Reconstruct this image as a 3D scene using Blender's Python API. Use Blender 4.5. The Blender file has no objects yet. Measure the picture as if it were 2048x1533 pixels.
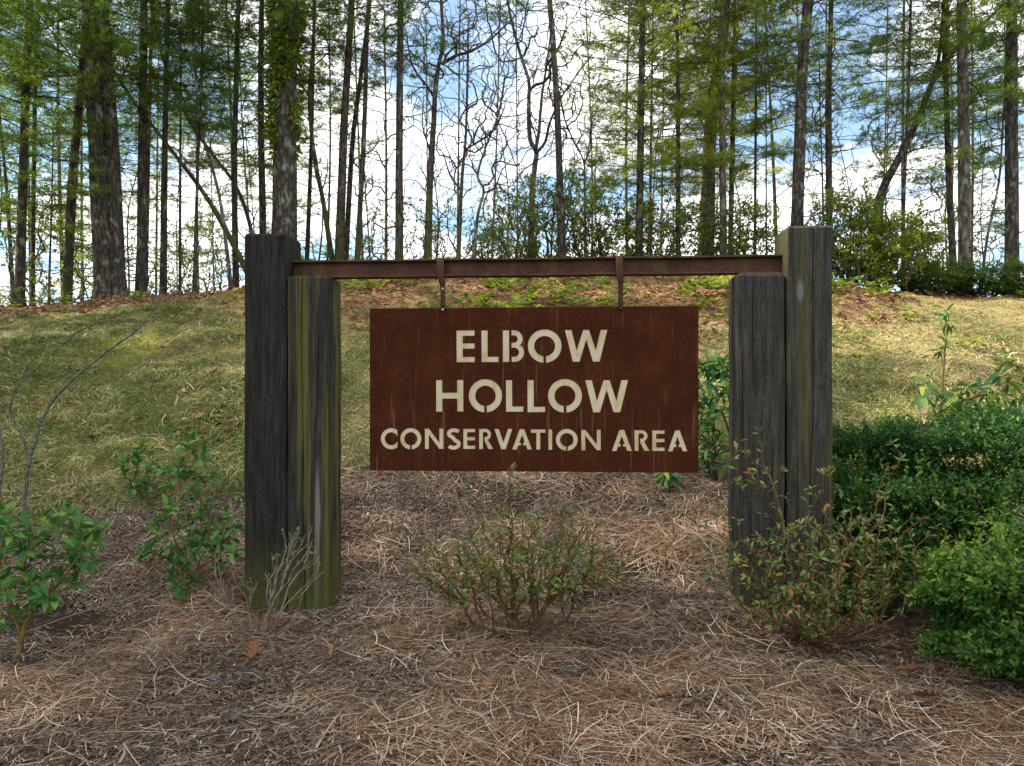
import bpy, math
import numpy as np
from mathutils import Matrix, Vector

R = math.radians
rng = np.random.default_rng(11)
scene = bpy.context.scene
COL = scene.collection

# ------------------------------------------------------------------ camera
F, HZ, CX, CAMZ = 1500.0, 785.0, 1024.0, 1.2          # focal length and horizon, in photo pixels
cam_d = bpy.data.cameras.new('camera')
cam = bpy.data.objects.new('camera', cam_d)
COL.objects.link(cam)
cam.location = (0, 0, CAMZ)
cam.rotation_euler = (R(90), 0, 0)
cam_d.sensor_width = 36
cam_d.lens = F / 2048 * 36
cam_d.shift_y = 18.5 / 2048
cam_d.clip_end = 3000
scene.camera = cam

# ------------------------------------------------------------------ world and sun
SUN_DIR = Vector((-0.72, 0.05, 0.69)).normalized()     # towards the sun: left, beyond the trees
SUN_EL = math.asin(SUN_DIR.z)
SUN_AZ = math.atan2(SUN_DIR.x, SUN_DIR.y)
world = bpy.data.worlds.new('World')
scene.world = world
world.use_nodes = True
wt = world.node_tree
for n in list(wt.nodes):
    wt.nodes.remove(n)


def nd(t, typ, **kw):
    n = t.nodes.new(typ)
    for k, v in kw.items():
        if k.startswith('i_'):
            n.inputs[k[2:]].default_value = v
        elif k.startswith('n_'):
            n.inputs[int(k[2:])].default_value = v
        else:
            setattr(n, k, v)
    return n


def ramp(t, stops, interp='LINEAR'):
    n = t.nodes.new('ShaderNodeValToRGB')
    n.color_ramp.interpolation = interp
    e = n.color_ramp.elements
    while len(e) < len(stops):
        e.new(0.5)
    for el, (p, c) in zip(e, stops):
        el.position = p
        el.color = c if len(c) == 4 else (*c, 1)
    return n


def mth(t, op, a, b=None, c=None, clamp=False):
    n = t.nodes.new('ShaderNodeMath')
    n.operation = op
    n.use_clamp = clamp
    for k, v in enumerate((a, b, c)):
        if v is None:
            continue
        if isinstance(v, (int, float)):
            n.inputs[k].default_value = v
        else:
            t.links.new(v, n.inputs[k])
    return n.outputs[0]


def mixc(t, fac, a, b, blend='MIX'):
    n = t.nodes.new('ShaderNodeMix')
    n.data_type = 'RGBA'
    n.blend_type = blend
    for s, v in ((0, fac), (6, a), (7, b)):
        if isinstance(v, (int, float)):
            n.inputs[s].default_value = v
        elif isinstance(v, tuple):
            n.inputs[s].default_value = v if len(v) == 4 else (*v, 1)
        else:
            t.links.new(v, n.inputs[s])
    return n.outputs[2]


SKY_STRENGTH = 0.085
CLOUD_RGB = (10.4, 10.3, 10.1)
out = nd(wt, 'ShaderNodeOutputWorld')
bg = nd(wt, 'ShaderNodeBackground', i_Strength=SKY_STRENGTH)
sky = nd(wt, 'ShaderNodeTexSky', sky_type='NISHITA', sun_disc=False, sun_elevation=SUN_EL, sun_rotation=SUN_AZ,
         altitude=700, air_density=1.0, dust_density=0.6, ozone_density=0.8)
tc = nd(wt, 'ShaderNodeTexCoord')
sep = nd(wt, 'ShaderNodeSeparateXYZ')
wt.links.new(tc.outputs['Generated'], sep.inputs[0])
den = mth(wt, 'ADD', mth(wt, 'MAXIMUM', sep.outputs[2], 0.0), 0.22)
cmb = nd(wt, 'ShaderNodeCombineXYZ')
wt.links.new(mth(wt, 'DIVIDE', sep.outputs[0], den), cmb.inputs[0])
wt.links.new(mth(wt, 'DIVIDE', sep.outputs[1], den), cmb.inputs[1])
cn = nd(wt, 'ShaderNodeTexNoise', i_Scale=1.9, i_Detail=7.0, i_Roughness=0.56, i_Distortion=0.25)
mp = nd(wt, 'ShaderNodeMapping')
mp.inputs['Location'].default_value = (2.3, 0.4, 0)
wt.links.new(cmb.outputs[0], mp.inputs[0])
wt.links.new(mp.outputs[0], cn.inputs['Vector'])
cr = ramp(wt, [(0.41, (0, 0, 0)), (0.57, (1, 1, 1))], 'EASE')
wt.links.new(cn.outputs['Fac'], cr.inputs[0])
blue = mixc(wt, 1.0, sky.outputs[0], (0.88, 1.18, 1.22), 'MULTIPLY')
bright = mixc(wt, 0.10, blue, CLOUD_RGB)
col = mixc(wt, cr.outputs[0], bright, CLOUD_RGB)
wt.links.new(col, bg.inputs['Color'])
wt.links.new(bg.outputs[0], out.inputs[0])

sun_d = bpy.data.lights.new('sun', 'SUN')
sun_d.energy = 4.6
sun_d.angle = R(1.0)
sun_d.color = (1.0, 0.92, 0.80)
sun = bpy.data.objects.new('sun', sun_d)
COL.objects.link(sun)
sun.rotation_euler = SUN_DIR.to_track_quat('Z', 'Y').to_euler()
sun.location = SUN_DIR * 60

scene.view_settings.view_transform = 'Standard'
scene.view_settings.look = 'None'
scene.view_settings.exposure = 1.42
scene.view_settings.gamma = 1.0
scene.view_settings.use_curve_mapping = False
scene.render.engine = 'CYCLES'
scene.cycles.max_bounces = 8
scene.cycles.diffuse_bounces = 5
scene.cycles.transmission_bounces = 6
scene.cycles.transparent_max_bounces = 4
scene.cycles.caustics_reflective = False
scene.cycles.caustics_refractive = False


# ------------------------------------------------------------------ terrain as a function
def vnoise(x, y, s, seed=0):
    """smooth value noise, about -1..1"""
    x = np.asarray(x, float) / s
    y = np.asarray(y, float) / s
    xi, yi = np.floor(x).astype(np.int64), np.floor(y).astype(np.int64)
    fx, fy = x - xi, y - yi
    fx, fy = fx * fx * (3 - 2 * fx), fy * fy * (3 - 2 * fy)

    def h(a, b):
        n = (a * 374761393 + b * 668265263 + seed * 1274126177) & 0xffffffff
        n = ((n ^ (n >> 13)) * 1274126177) & 0xffffffff
        return ((n ^ (n >> 16)) & 0xffff) / 32767.5 - 1
    return ((h(xi, yi) * (1 - fx) + h(xi + 1, yi) * fx) * (1 - fy)
            + (h(xi, yi + 1) * (1 - fx) + h(xi + 1, yi + 1) * fx) * fy)


_PD = [-50, 3.9, 4.3, 5, 5.6, 6, 7, 8, 9, 10, 11, 12, 13, 14.5, 16, 20, 30, 60, 150, 700]
_PZ = [-.06, 0, .02, .115, .20, .265, .42, .55, .67, .78, .87, .95, 1.0, 1.02, 1.0, .80, .2, -1.0, -4, -9]
_AX = [-200, -30, -9, -5.4, -2.9, -.5, 3.7, 5.9, 9, 30, 200]
_AZ = [2.2, 2.3, 2.62, 2.86, 3.12, 3.32, 3.32, 2.95, 2.78, 2.4, 2.2]
_dd = np.arange(-50, 700, .1)
_pp = np.interp(_dd, _PD, _PZ)
_k = np.hanning(11)
_pp = np.convolve(np.pad(_pp, 5, mode='edge'), _k / _k.sum(), mode='valid')


def bed_edge(x):
    return np.interp(x, [-6, -3.5, -2.6, -1.7, -1, 0, 1.5, 3, 6], [4.75, 5.0, 5.12, 5.38, 5.62, 5.72, 5.6, 5.3, 5.0]) + .06 * vnoise(x, x * 0, .35, 5)


def gz(x, y):
    x = np.asarray(x, float)
    y = np.asarray(y, float)
    z = np.interp(y, _dd, _pp) * np.interp(x, _AX, _AZ)
    near = np.clip((40 - y) / 20, 0, 1)
    z = z + near * (.045 * vnoise(x, y, 1.3, 1) + .026 * vnoise(x, y, .5, 2) + .020 * vnoise(x, y, .24, 3))
    lw = np.clip((y - bed_edge(x)) / .3, 0, 1) * near
    z = z + lw * (.026 * vnoise(x, y, .42, 14) + .026 * vnoise(x, y, .2, 15))
    lip = np.clip((y - bed_edge(x)) / .07, 0, 1)
    return z + .06 * lip * np.clip((7 - y), 0, 1)


def unproj(px, py, D):
    return np.array([(px - CX) / F * D, D, CAMZ + (HZ - py) / F * D])


def hit(px, py):
    """the ground point seen at a photo pixel"""
    D = np.arange(1.4, 16, .01)
    d = CAMZ + (HZ - py) / F * D - gz((px - CX) / F * D, D)
    k = int(np.argmax(d <= 0)) if (d <= 0).any() else len(D) - 1
    return np.array([(px - CX) / F * D[k], D[k], float(gz((px - CX) / F * D[k], D[k]))])


# ------------------------------------------------------------------ mesh helpers
def make_mesh(name, V, tris=None, quads=None, var=None, smooth=False, mat=None):
    V = np.asarray(V, np.float32).reshape(-1, 3)
    T = np.zeros((0, 3), np.int32) if tris is None or len(tris) == 0 else np.asarray(tris, np.int32)
    Q = np.zeros((0, 4), np.int32) if quads is None or len(quads) == 0 else np.asarray(quads, np.int32)
    me = bpy.data.meshes.new(name)
    me.vertices.add(len(V))
    me.vertices.foreach_set('co', V.ravel())
    me.loops.add(T.size + Q.size)
    me.loops.foreach_set('vertex_index', np.concatenate([T.ravel(), Q.ravel()]))
    me.polygons.add(len(T) + len(Q))
    st = np.concatenate([np.arange(len(T)) * 3, T.size + np.arange(len(Q)) * 4]).astype(np.int32)
    me.polygons.foreach_set('loop_start', st)
    if smooth:
        me.polygons.foreach_set('use_smooth', np.ones(len(T) + len(Q), bool))
    if var is not None:
        a = me.attributes.new('var', 'FLOAT', 'POINT')
        a.data.foreach_set('value', np.asarray(var, np.float32))
    me.update(calc_edges=True)
    if mat:
        me.materials.append(mat)
    return me


def link(name, me, parent=None, loc=None, rot=None, scale=None, mat=None):
    o = bpy.data.objects.new(name, me)
    COL.objects.link(o)
    if parent:
        o.parent = parent
    if loc is not None:
        o.location = loc
    if rot is not None:
        o.rotation_euler = rot
    if scale is not None:
        o.scale = (scale,) * 3 if isinstance(scale, (int, float)) else scale
    if mat is not None:
        o.material_slots[0].link = 'OBJECT'
        o.material_slots[0].material = mat
    return o


def tag(o, label=None, cat=None, group=None, kind=None):
    for k, v in (('label', label), ('category', cat), ('group', group), ('kind', kind)):
        if v:
            o[k] = v
    return o


def thing(name, label, cat, loc=(0, 0, 0), group=None, rotz=0):
    o = bpy.data.objects.new(name, None)
    o.empty_display_size = .2
    COL.objects.link(o)
    o.location = loc
    o.rotation_euler = (0, 0, rotz)
    return tag(o, label, cat, group)


def tube(pts, rad, sides=6, cap=True):
    pts = np.asarray(pts, float)
    n = len(pts)
    t = np.gradient(pts, axis=0)
    t /= np.linalg.norm(t, axis=1, keepdims=True) + 1e-9
    m = np.abs(t.mean(0))
    ref = np.eye(3)[int(np.argmin(m))]
    u = np.cross(t, ref)
    u /= np.linalg.norm(u, axis=1, keepdims=True) + 1e-9
    v = np.cross(t, u)
    a = np.arange(sides) * 2 * math.pi / sides
    V = pts[:, None] + np.asarray(rad)[:, None, None] * (u[:, None] * np.cos(a)[None, :, None] + v[:, None] * np.sin(a)[None, :, None])
    i, j = np.meshgrid(np.arange(n - 1), np.arange(sides), indexing='ij')
    j2 = (j + 1) % sides
    Q = np.stack([i * sides + j, i * sides + j2, (i + 1) * sides + j2, (i + 1) * sides + j], -1).reshape(-1, 4)
    V = V.reshape(-1, 3)
    T = np.zeros((0, 3), int)
    if cap:
        V = np.vstack([V, pts[-1:]])
        k = len(V) - 1
        b = (n - 1) * sides
        T = np.array([[b + q, b + (q + 1) % sides, k] for q in range(sides)])
    return V, T, Q


class MB:
    def __init__(s):
        s.V, s.T, s.Q, s.A, s.n = [], [], [], [], 0

    def add(s, V, T=None, Q=None, var=0.5):
        V = np.asarray(V, float).reshape(-1, 3)
        if T is not None and len(T):
            s.T.append(np.asarray(T) + s.n)
        if Q is not None and len(Q):
            s.Q.append(np.asarray(Q) + s.n)
        s.V.append(V)
        s.A.append(np.full(len(V), var) if np.isscalar(var) else np.asarray(var))
        s.n += len(V)

    def tube(s, pts, rad, sides=6, var=.5):
        V, T, Q = tube(pts, rad, sides)
        s.add(V, T, Q, var)

    def mesh(s, name, mat=None, smooth=True):
        return make_mesh(name, np.concatenate(s.V), np.concatenate(s.T) if s.T else None,
                         np.concatenate(s.Q) if s.Q else None, np.concatenate(s.A), smooth, mat)


def prisms(P0, P1, r0, r1):
    """many three-sided twigs at once"""
    d = P1 - P0
    d = d / (np.linalg.norm(d, axis=1, keepdims=True) + 1e-9)
    ref = np.where(np.abs(d[:, 2:3]) > .9, np.array([[1., 0, 0]]), np.array([[0, 0, 1.]]))
    u = np.cross(d, ref)
    u /= np.linalg.norm(u, axis=1, keepdims=True) + 1e-9
    v = np.cross(d, u)
    a = np.arange(3) * 2 * math.pi / 3
    ring = u[:, None] * np.cos(a)[None, :, None] + v[:, None] * np.sin(a)[None, :, None]
    V = np.concatenate([P0[:, None] + ring * np.asarray(r0).reshape(-1, 1, 1), P1[:, None] + ring * np.asarray(r1).reshape(-1, 1, 1)], 1)
    b = np.arange(len(P0))[:, None, None] * 6
    q = np.array([[0, 1, 4, 3], [1, 2, 5, 4], [2, 0, 3, 5]])[None]
    return V.reshape(-1, 3), (b + q).reshape(-1, 4)


def unit(v):
    v = np.asarray(v, float)
    return v / (np.linalg.norm(v, axis=-1, keepdims=True) + 1e-9)


def frames(d, up):
    """rotation matrices (n,3,3): x along d, z near up"""
    d = unit(d)
    y = unit(np.cross(up, d))
    z = np.cross(d, y)
    return np.stack([d, y, z], -1)


def stamp(tmplV, tmplT, tmplQ, Rm, P, S, var):
    """copies of a template mesh as one block of geometry"""
    n, k = len(P), len(tmplV)
    V = np.einsum('nij,kj->nki', Rm, tmplV) * np.asarray(S).reshape(-1, 1, 1) + P[:, None]
    o = (np.arange(n) * k)[:, None, None]
    T = (o + tmplT[None]).reshape(-1, 3) if tmplT is not None and len(tmplT) else None
    Q = (o + tmplQ[None]).reshape(-1, 4) if tmplQ is not None and len(tmplQ) else None
    return V.reshape(-1, 3), T, Q, np.repeat(var, k)


def leaf_template(width=.36, nl=5, fold=.35, curl=.25, tip=1.0):
    xs = np.linspace(0, 1, nl + 1)
    w = width / 2 * np.sin(np.pi * np.clip(xs, 0.02, .985) ** tip) ** .75
    w[0] = .03 * width
    V = []
    for x, ww in zip(xs, w):
        z = -curl * x * x
        V += [(x, -ww, z + fold * ww), (x, 0, z), (x, ww, z + fold * ww)]
    Q = []
    for i in range(nl):
        for j in range(2):
            a = i * 3 + j
            Q.append((a, a + 3, a + 4, a + 1))
    return np.array(V), None, np.array(Q)


SIMPLE_LEAF = (np.array([(0, 0, 0), (.5, -.2, .06), (1, 0, -.12), (.5, .2, .06), (.5, 0, 0)]),
               np.array([(0, 1, 4), (1, 2, 4), (2, 3, 4), (3, 0, 4)]), None)


# ------------------------------------------------------------------ materials
def new_mat(name):
    m = bpy.data.materials.new(name)
    m.use_nodes = True
    t = m.node_tree
    for n in list(t.nodes):
        t.nodes.remove(n)
    o = t.nodes.new('ShaderNodeOutputMaterial')
    return m, t, o


def principled(t, col, rough=.8, spec=.3, normal=None):
    b = t.nodes.new('ShaderNodeBsdfPrincipled')
    if isinstance(col, tuple):
        b.inputs['Base Color'].default_value = (*col, 1)
    else:
        t.links.new(col, b.inputs['Base Color'])
    if isinstance(rough, (int, float)):
        b.inputs['Roughness'].default_value = rough
    else:
        t.links.new(rough, b.inputs['Roughness'])
    b.inputs['Specular IOR Level'].default_value = spec
    if normal is not None:
        t.links.new(normal, b.inputs['Normal'])
    return b


def coords(t, scale=(1, 1, 1), kind='Object', rot=(0, 0, 0), loc=(0, 0, 0)):
    c = t.nodes.new('ShaderNodeTexCoord')
    m = t.nodes.new('ShaderNodeMapping')
    m.inputs['Scale'].default_value = scale
    m.inputs['Rotation'].default_value = rot
    m.inputs['Location'].default_value = loc
    t.links.new(c.outputs[kind], m.inputs[0])
    return m.outputs[0]


def noise(t, vec, scale=1.0, detail=4.0, rough=.55, dist=0.0):
    n = nd(t, 'ShaderNodeTexNoise', i_Scale=scale, i_Detail=detail, i_Roughness=rough, i_Distortion=dist)
    if vec is not None:
        t.links.new(vec, n.inputs['Vector'])
    return n.outputs['Fac']


def bump(t, h, strength=.5, dist=.01):
    b = nd(t, 'ShaderNodeBump', i_Strength=strength, i_Distance=dist)
    t.links.new(h, b.inputs['Height'])
    return b.outputs[0]


def leaf_mat(name, stops, trans=.35, rough=.45, spec=.4, jitter=.25, tcol=(1.25, 1.2, .5)):
    """thin foliage; the colour follows each leaf's own random number"""
    m, t, o = new_mat(name)
    a = nd(t, 'ShaderNodeAttribute', attribute_name='var')
    oi = nd(t, 'ShaderNodeObjectInfo')
    f = mth(t, 'ADD', a.outputs['Fac'], mth(t, 'MULTIPLY', mth(t, 'SUBTRACT', oi.outputs['Random'], .5), jitter), clamp=True)
    r = ramp(t, stops)
    t.links.new(f, r.inputs[0])
    b = principled(t, r.outputs[0], rough, spec)
    if trans > 0:
        tr = nd(t, 'ShaderNodeBsdfTranslucent')
        t.links.new(mixc(t, 1.0, r.outputs[0], tcol, 'MULTIPLY'), tr.inputs[0])
        mx = nd(t, 'ShaderNodeMixShader', n_0=trans)
        t.links.new(b.outputs[0], mx.inputs[1])
        t.links.new(tr.outputs[0], mx.inputs[2])
        t.links.new(mx.outputs[0], o.inputs[0])
    else:
        t.links.new(b.outputs[0], o.inputs[0])
    return m


def bark_mat(name, dark, light, lichen, lich_amt=.5, moss=(.05, .065, .015), moss_h=0.0, vs=9):
    m, t, o = new_mat(name)
    v = coords(t, (vs, vs, vs * .22))
    n1 = noise(t, v, 1.6, 6, .65, .6)
    vo = nd(t, 'ShaderNodeTexVoronoi', i_Scale=1.8, feature='DISTANCE_TO_EDGE')
    t.links.new(coords(t, (vs, vs, vs * .3)), vo.inputs['Vector'])
    crack = ramp(t, [(0.0, (0, 0, 0)), (.25, (1, 1, 1))])
    t.links.new(vo.outputs[0], crack.inputs[0])
    base = ramp(t, [(.3, dark), (.7, light)])
    t.links.new(mth(t, 'MULTIPLY', n1, mth(t, 'ADD', mth(t, 'MULTIPLY', crack.outputs[0], .45), .6)), base.inputs[0])
    ln = noise(t, coords(t, (3.2, 3.2, 2.0)), 2.4, 5, .6)
    lr = ramp(t, [(.62 - .12 * lich_amt, (0, 0, 0)), (.66, (1, 1, 1))])
    t.links.new(ln, lr.inputs[0])
    c = mixc(t, mth(t, 'MULTIPLY', lr.outputs[0], .75), base.outputs[0], lichen)
    if moss_h > 0:
        c2 = t.nodes.new('ShaderNodeTexCoord')
        s = t.nodes.new('ShaderNodeSeparateXYZ')
        t.links.new(c2.outputs['Object'], s.inputs[0])
        g = mth(t, 'SUBTRACT', 1.0, mth(t, 'DIVIDE', s.outputs[2], moss_h), clamp=True)
        mm = mth(t, 'MULTIPLY', mth(t, 'ADD', g, .25), noise(t, coords(t, (2, 2, .8)), 2.0, 4), None)
        mr = ramp(t, [(.3, (0, 0, 0)), (.5, (1, 1, 1))])
        t.links.new(mm, mr.inputs[0])
        c = mixc(t, mth(t, 'MULTIPLY', mr.outputs[0], .85), c, moss)
    h = mth(t, 'MULTIPLY', n1, crack.outputs[0])
    b = principled(t, c, .9, .15, bump(t, h, .9, .03))
    t.links.new(b.outputs[0], o.inputs[0])
    return m


def plain_mat(name, c0, c1, scale=(20, 20, 20), rough=.85, spec=.2, bmp=.4, bd=.004):
    m, t, o = new_mat(name)
    n = noise(t, coords(t, scale), 1.0, 5, .6)
    r = ramp(t, [(.3, c0), (.7, c1)])
    t.links.new(n, r.inputs[0])
    b = principled(t, r.outputs[0], rough, spec, bump(t, n, bmp, bd))
    t.links.new(b.outputs[0], o.inputs[0])
    return m


M = {}
M['pine_bark'] = bark_mat('pine_bark', (.036, .029, .024), (.145, .120, .098), (.29, .29, .25), .55)
M['pine_bark_moss'] = bark_mat('pine_bark_moss', (.042, .033, .025), (.16, .13, .10), (.28, .28, .23), .45, (.075, .085, .015), 2.2)
M['grey_bark'] = bark_mat('grey_bark', (.055, .046, .038), (.22, .185, .15), (.34, .34, .30), .7, vs=6)
M['moss_bark'] = bark_mat('moss_bark', (.042, .034, .026), (.155, .13, .10), (.28, .29, .23), .45, (.085, .10, .016), 3.2, vs=7)
M['twig'] = plain_mat('twig', (.06, .045, .035), (.15, .12, .095))
M['dark_twig'] = plain_mat('dark_twig', (.045, .035, .03), (.10, .085, .07))
M['lichen_twig'] = plain_mat('lichen_twig', (.03, .026, .022), (.16, .165, .145), (45, 45, 45))
M['azalea_stem'] = plain_mat('azalea_stem', (.035, .020, .012), (.15, .078, .040), (30, 30, 30))
M['grey_stem'] = plain_mat('grey_stem', (.075, .055, .038), (.26, .205, .155), (30, 30, 30))
M['green_stem'] = plain_mat('green_stem', (.10, .06, .02), (.24, .16, .05), (25, 25, 25))
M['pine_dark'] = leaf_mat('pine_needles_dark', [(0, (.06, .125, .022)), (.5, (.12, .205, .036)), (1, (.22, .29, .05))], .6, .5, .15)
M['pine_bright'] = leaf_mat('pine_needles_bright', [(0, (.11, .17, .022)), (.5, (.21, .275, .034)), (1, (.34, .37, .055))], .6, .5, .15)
M['ivy'] = leaf_mat('ivy_leaves', [(0, (.08, .14, .018)), (.6, (.18, .26, .03)), (1, (.34, .40, .05))], .5, .4, .25)
M['laurel'] = leaf_mat('laurel_leaves', [(0, (.06, .12, .024)), (.6, (.12, .20, .038)), (1, (.26, .33, .06))], .5, .4, .25)
M['laurel_yellow'] = leaf_mat('laurel_leaves_yellow', [(0, (.08, .13, .02)), (.6, (.19, .25, .036)), (1, (.36, .38, .06))], .5, .4, .25)
M['rhodo'] = leaf_mat('rhododendron_leaves', [(0, (.035, .11, .032)), (.6, (.07, .18, .05)), (1, (.18, .28, .06))], .28, .5, .12, .5)
M['rhodo_big'] = leaf_mat('large_rhododendron_leaves', [(0, (.04, .12, .05)), (.7, (.085, .20, .065)), (1, (.28, .34, .06))], .25, .5, .14, .45)
M['azalea'] = leaf_mat('azalea_leaves', [(0, (.038, .078, .026)), (.5, (.085, .145, .045)), (.85, (.21, .225, .055)), (1, (.24, .10, .035))], .3, .5, .2, .55)
M['box'] = leaf_mat('boxwood_leaves', [(0, (.018, .062, .016)), (.55, (.06, .15, .03)), (1, (.20, .28, .04))], .4, .42, .25)
M['dead_leaf'] = leaf_mat('dead_leaves', [(0, (.085, .038, .018)), (.5, (.19, .09, .042)), (1, (.30, .18, .09))], .2, .7, .15, .6, (1.2, .8, .5))
M['red_leaf'] = leaf_mat('red_leaves', [(0, (.16, .02, .02)), (1, (.30, .06, .04))], .4, .5, .3, .5, (1.4, .4, .3))
M['straw'] = leaf_mat('pine_straw', [(0, (.045, .024, .013)), (.3, (.19, .080, .032)), (.45, (.22, .135, .078)), (.72, (.40, .295, .20)), (1, (.64, .53, .40))], 0, .65, .25, .3)
M['mulch'] = leaf_mat('shredded_mulch', [(0, (.03, .019, .013)), (.4, (.10, .068, .047)), (.75, (.23, .17, .125)), (1, (.44, .37, .31))], 0, .8, .15, .35)
M['grass'] = leaf_mat('matted_grass', [(0, (.055, .09, .014)), (.3, (.13, .165, .034)), (.58, (.31, .265, .10)), (1, (.60, .48, .25))], .25, .6, .2, .55, (1.1, 1.05, .7))

# ---- ground: lawn on the bank, bare mulch in the bed
m, t, o = new_mat('ground_soil')
va = nd(t, 'ShaderNodeAttribute', attribute_name='lawn').outputs['Fac']
vl = nd(t, 'ShaderNodeAttribute', attribute_name='litter').outputs['Fac']
vm = nd(t, 'ShaderNodeAttribute', attribute_name='moss').outputs['Fac']
pc = coords(t, (1, 1, 1))
nb = noise(t, pc, 26, 8, .7)
nc = noise(t, pc, 3.0, 5, .6)
bed = ramp(t, [(.3, (.015, .010, .007)), (.55, (.045, .030, .021)), (.75, (.11, .078, .055))])
t.links.new(mth(t, 'ADD', mth(t, 'MULTIPLY', nb, .7), mth(t, 'MULTIPLY', nc, .3)), bed.inputs[0])
lawn = ramp(t, [(.3, (.04, .04, .012)), (.5, (.12, .11, .036)), (.7, (.24, .19, .085))])
t.links.new(mth(t, 'ADD', mth(t, 'MULTIPLY', nb, .55), mth(t, 'MULTIPLY', nc, .45)), lawn.inputs[0])
lit = ramp(t, [(.3, (.06, .03, .018)), (.5, (.17, .09, .05)), (.7, (.30, .2, .12))])
t.links.new(nb, lit.inputs[0])
mos = ramp(t, [(.3, (.09, .10, .012)), (.7, (.24, .23, .03))])
t.links.new(nb, mos.inputs[0])
c = mixc(t, va, bed.outputs[0], lawn.outputs[0])
c = mixc(t, vl, c, lit.outputs[0])
c = mixc(t, vm, c, mos.outputs[0])
b = principled(t, c, .95, .1, bump(t, nb, .8, .03))
t.links.new(b.outputs[0], o.inputs[0])
M['ground'] = m


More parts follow.
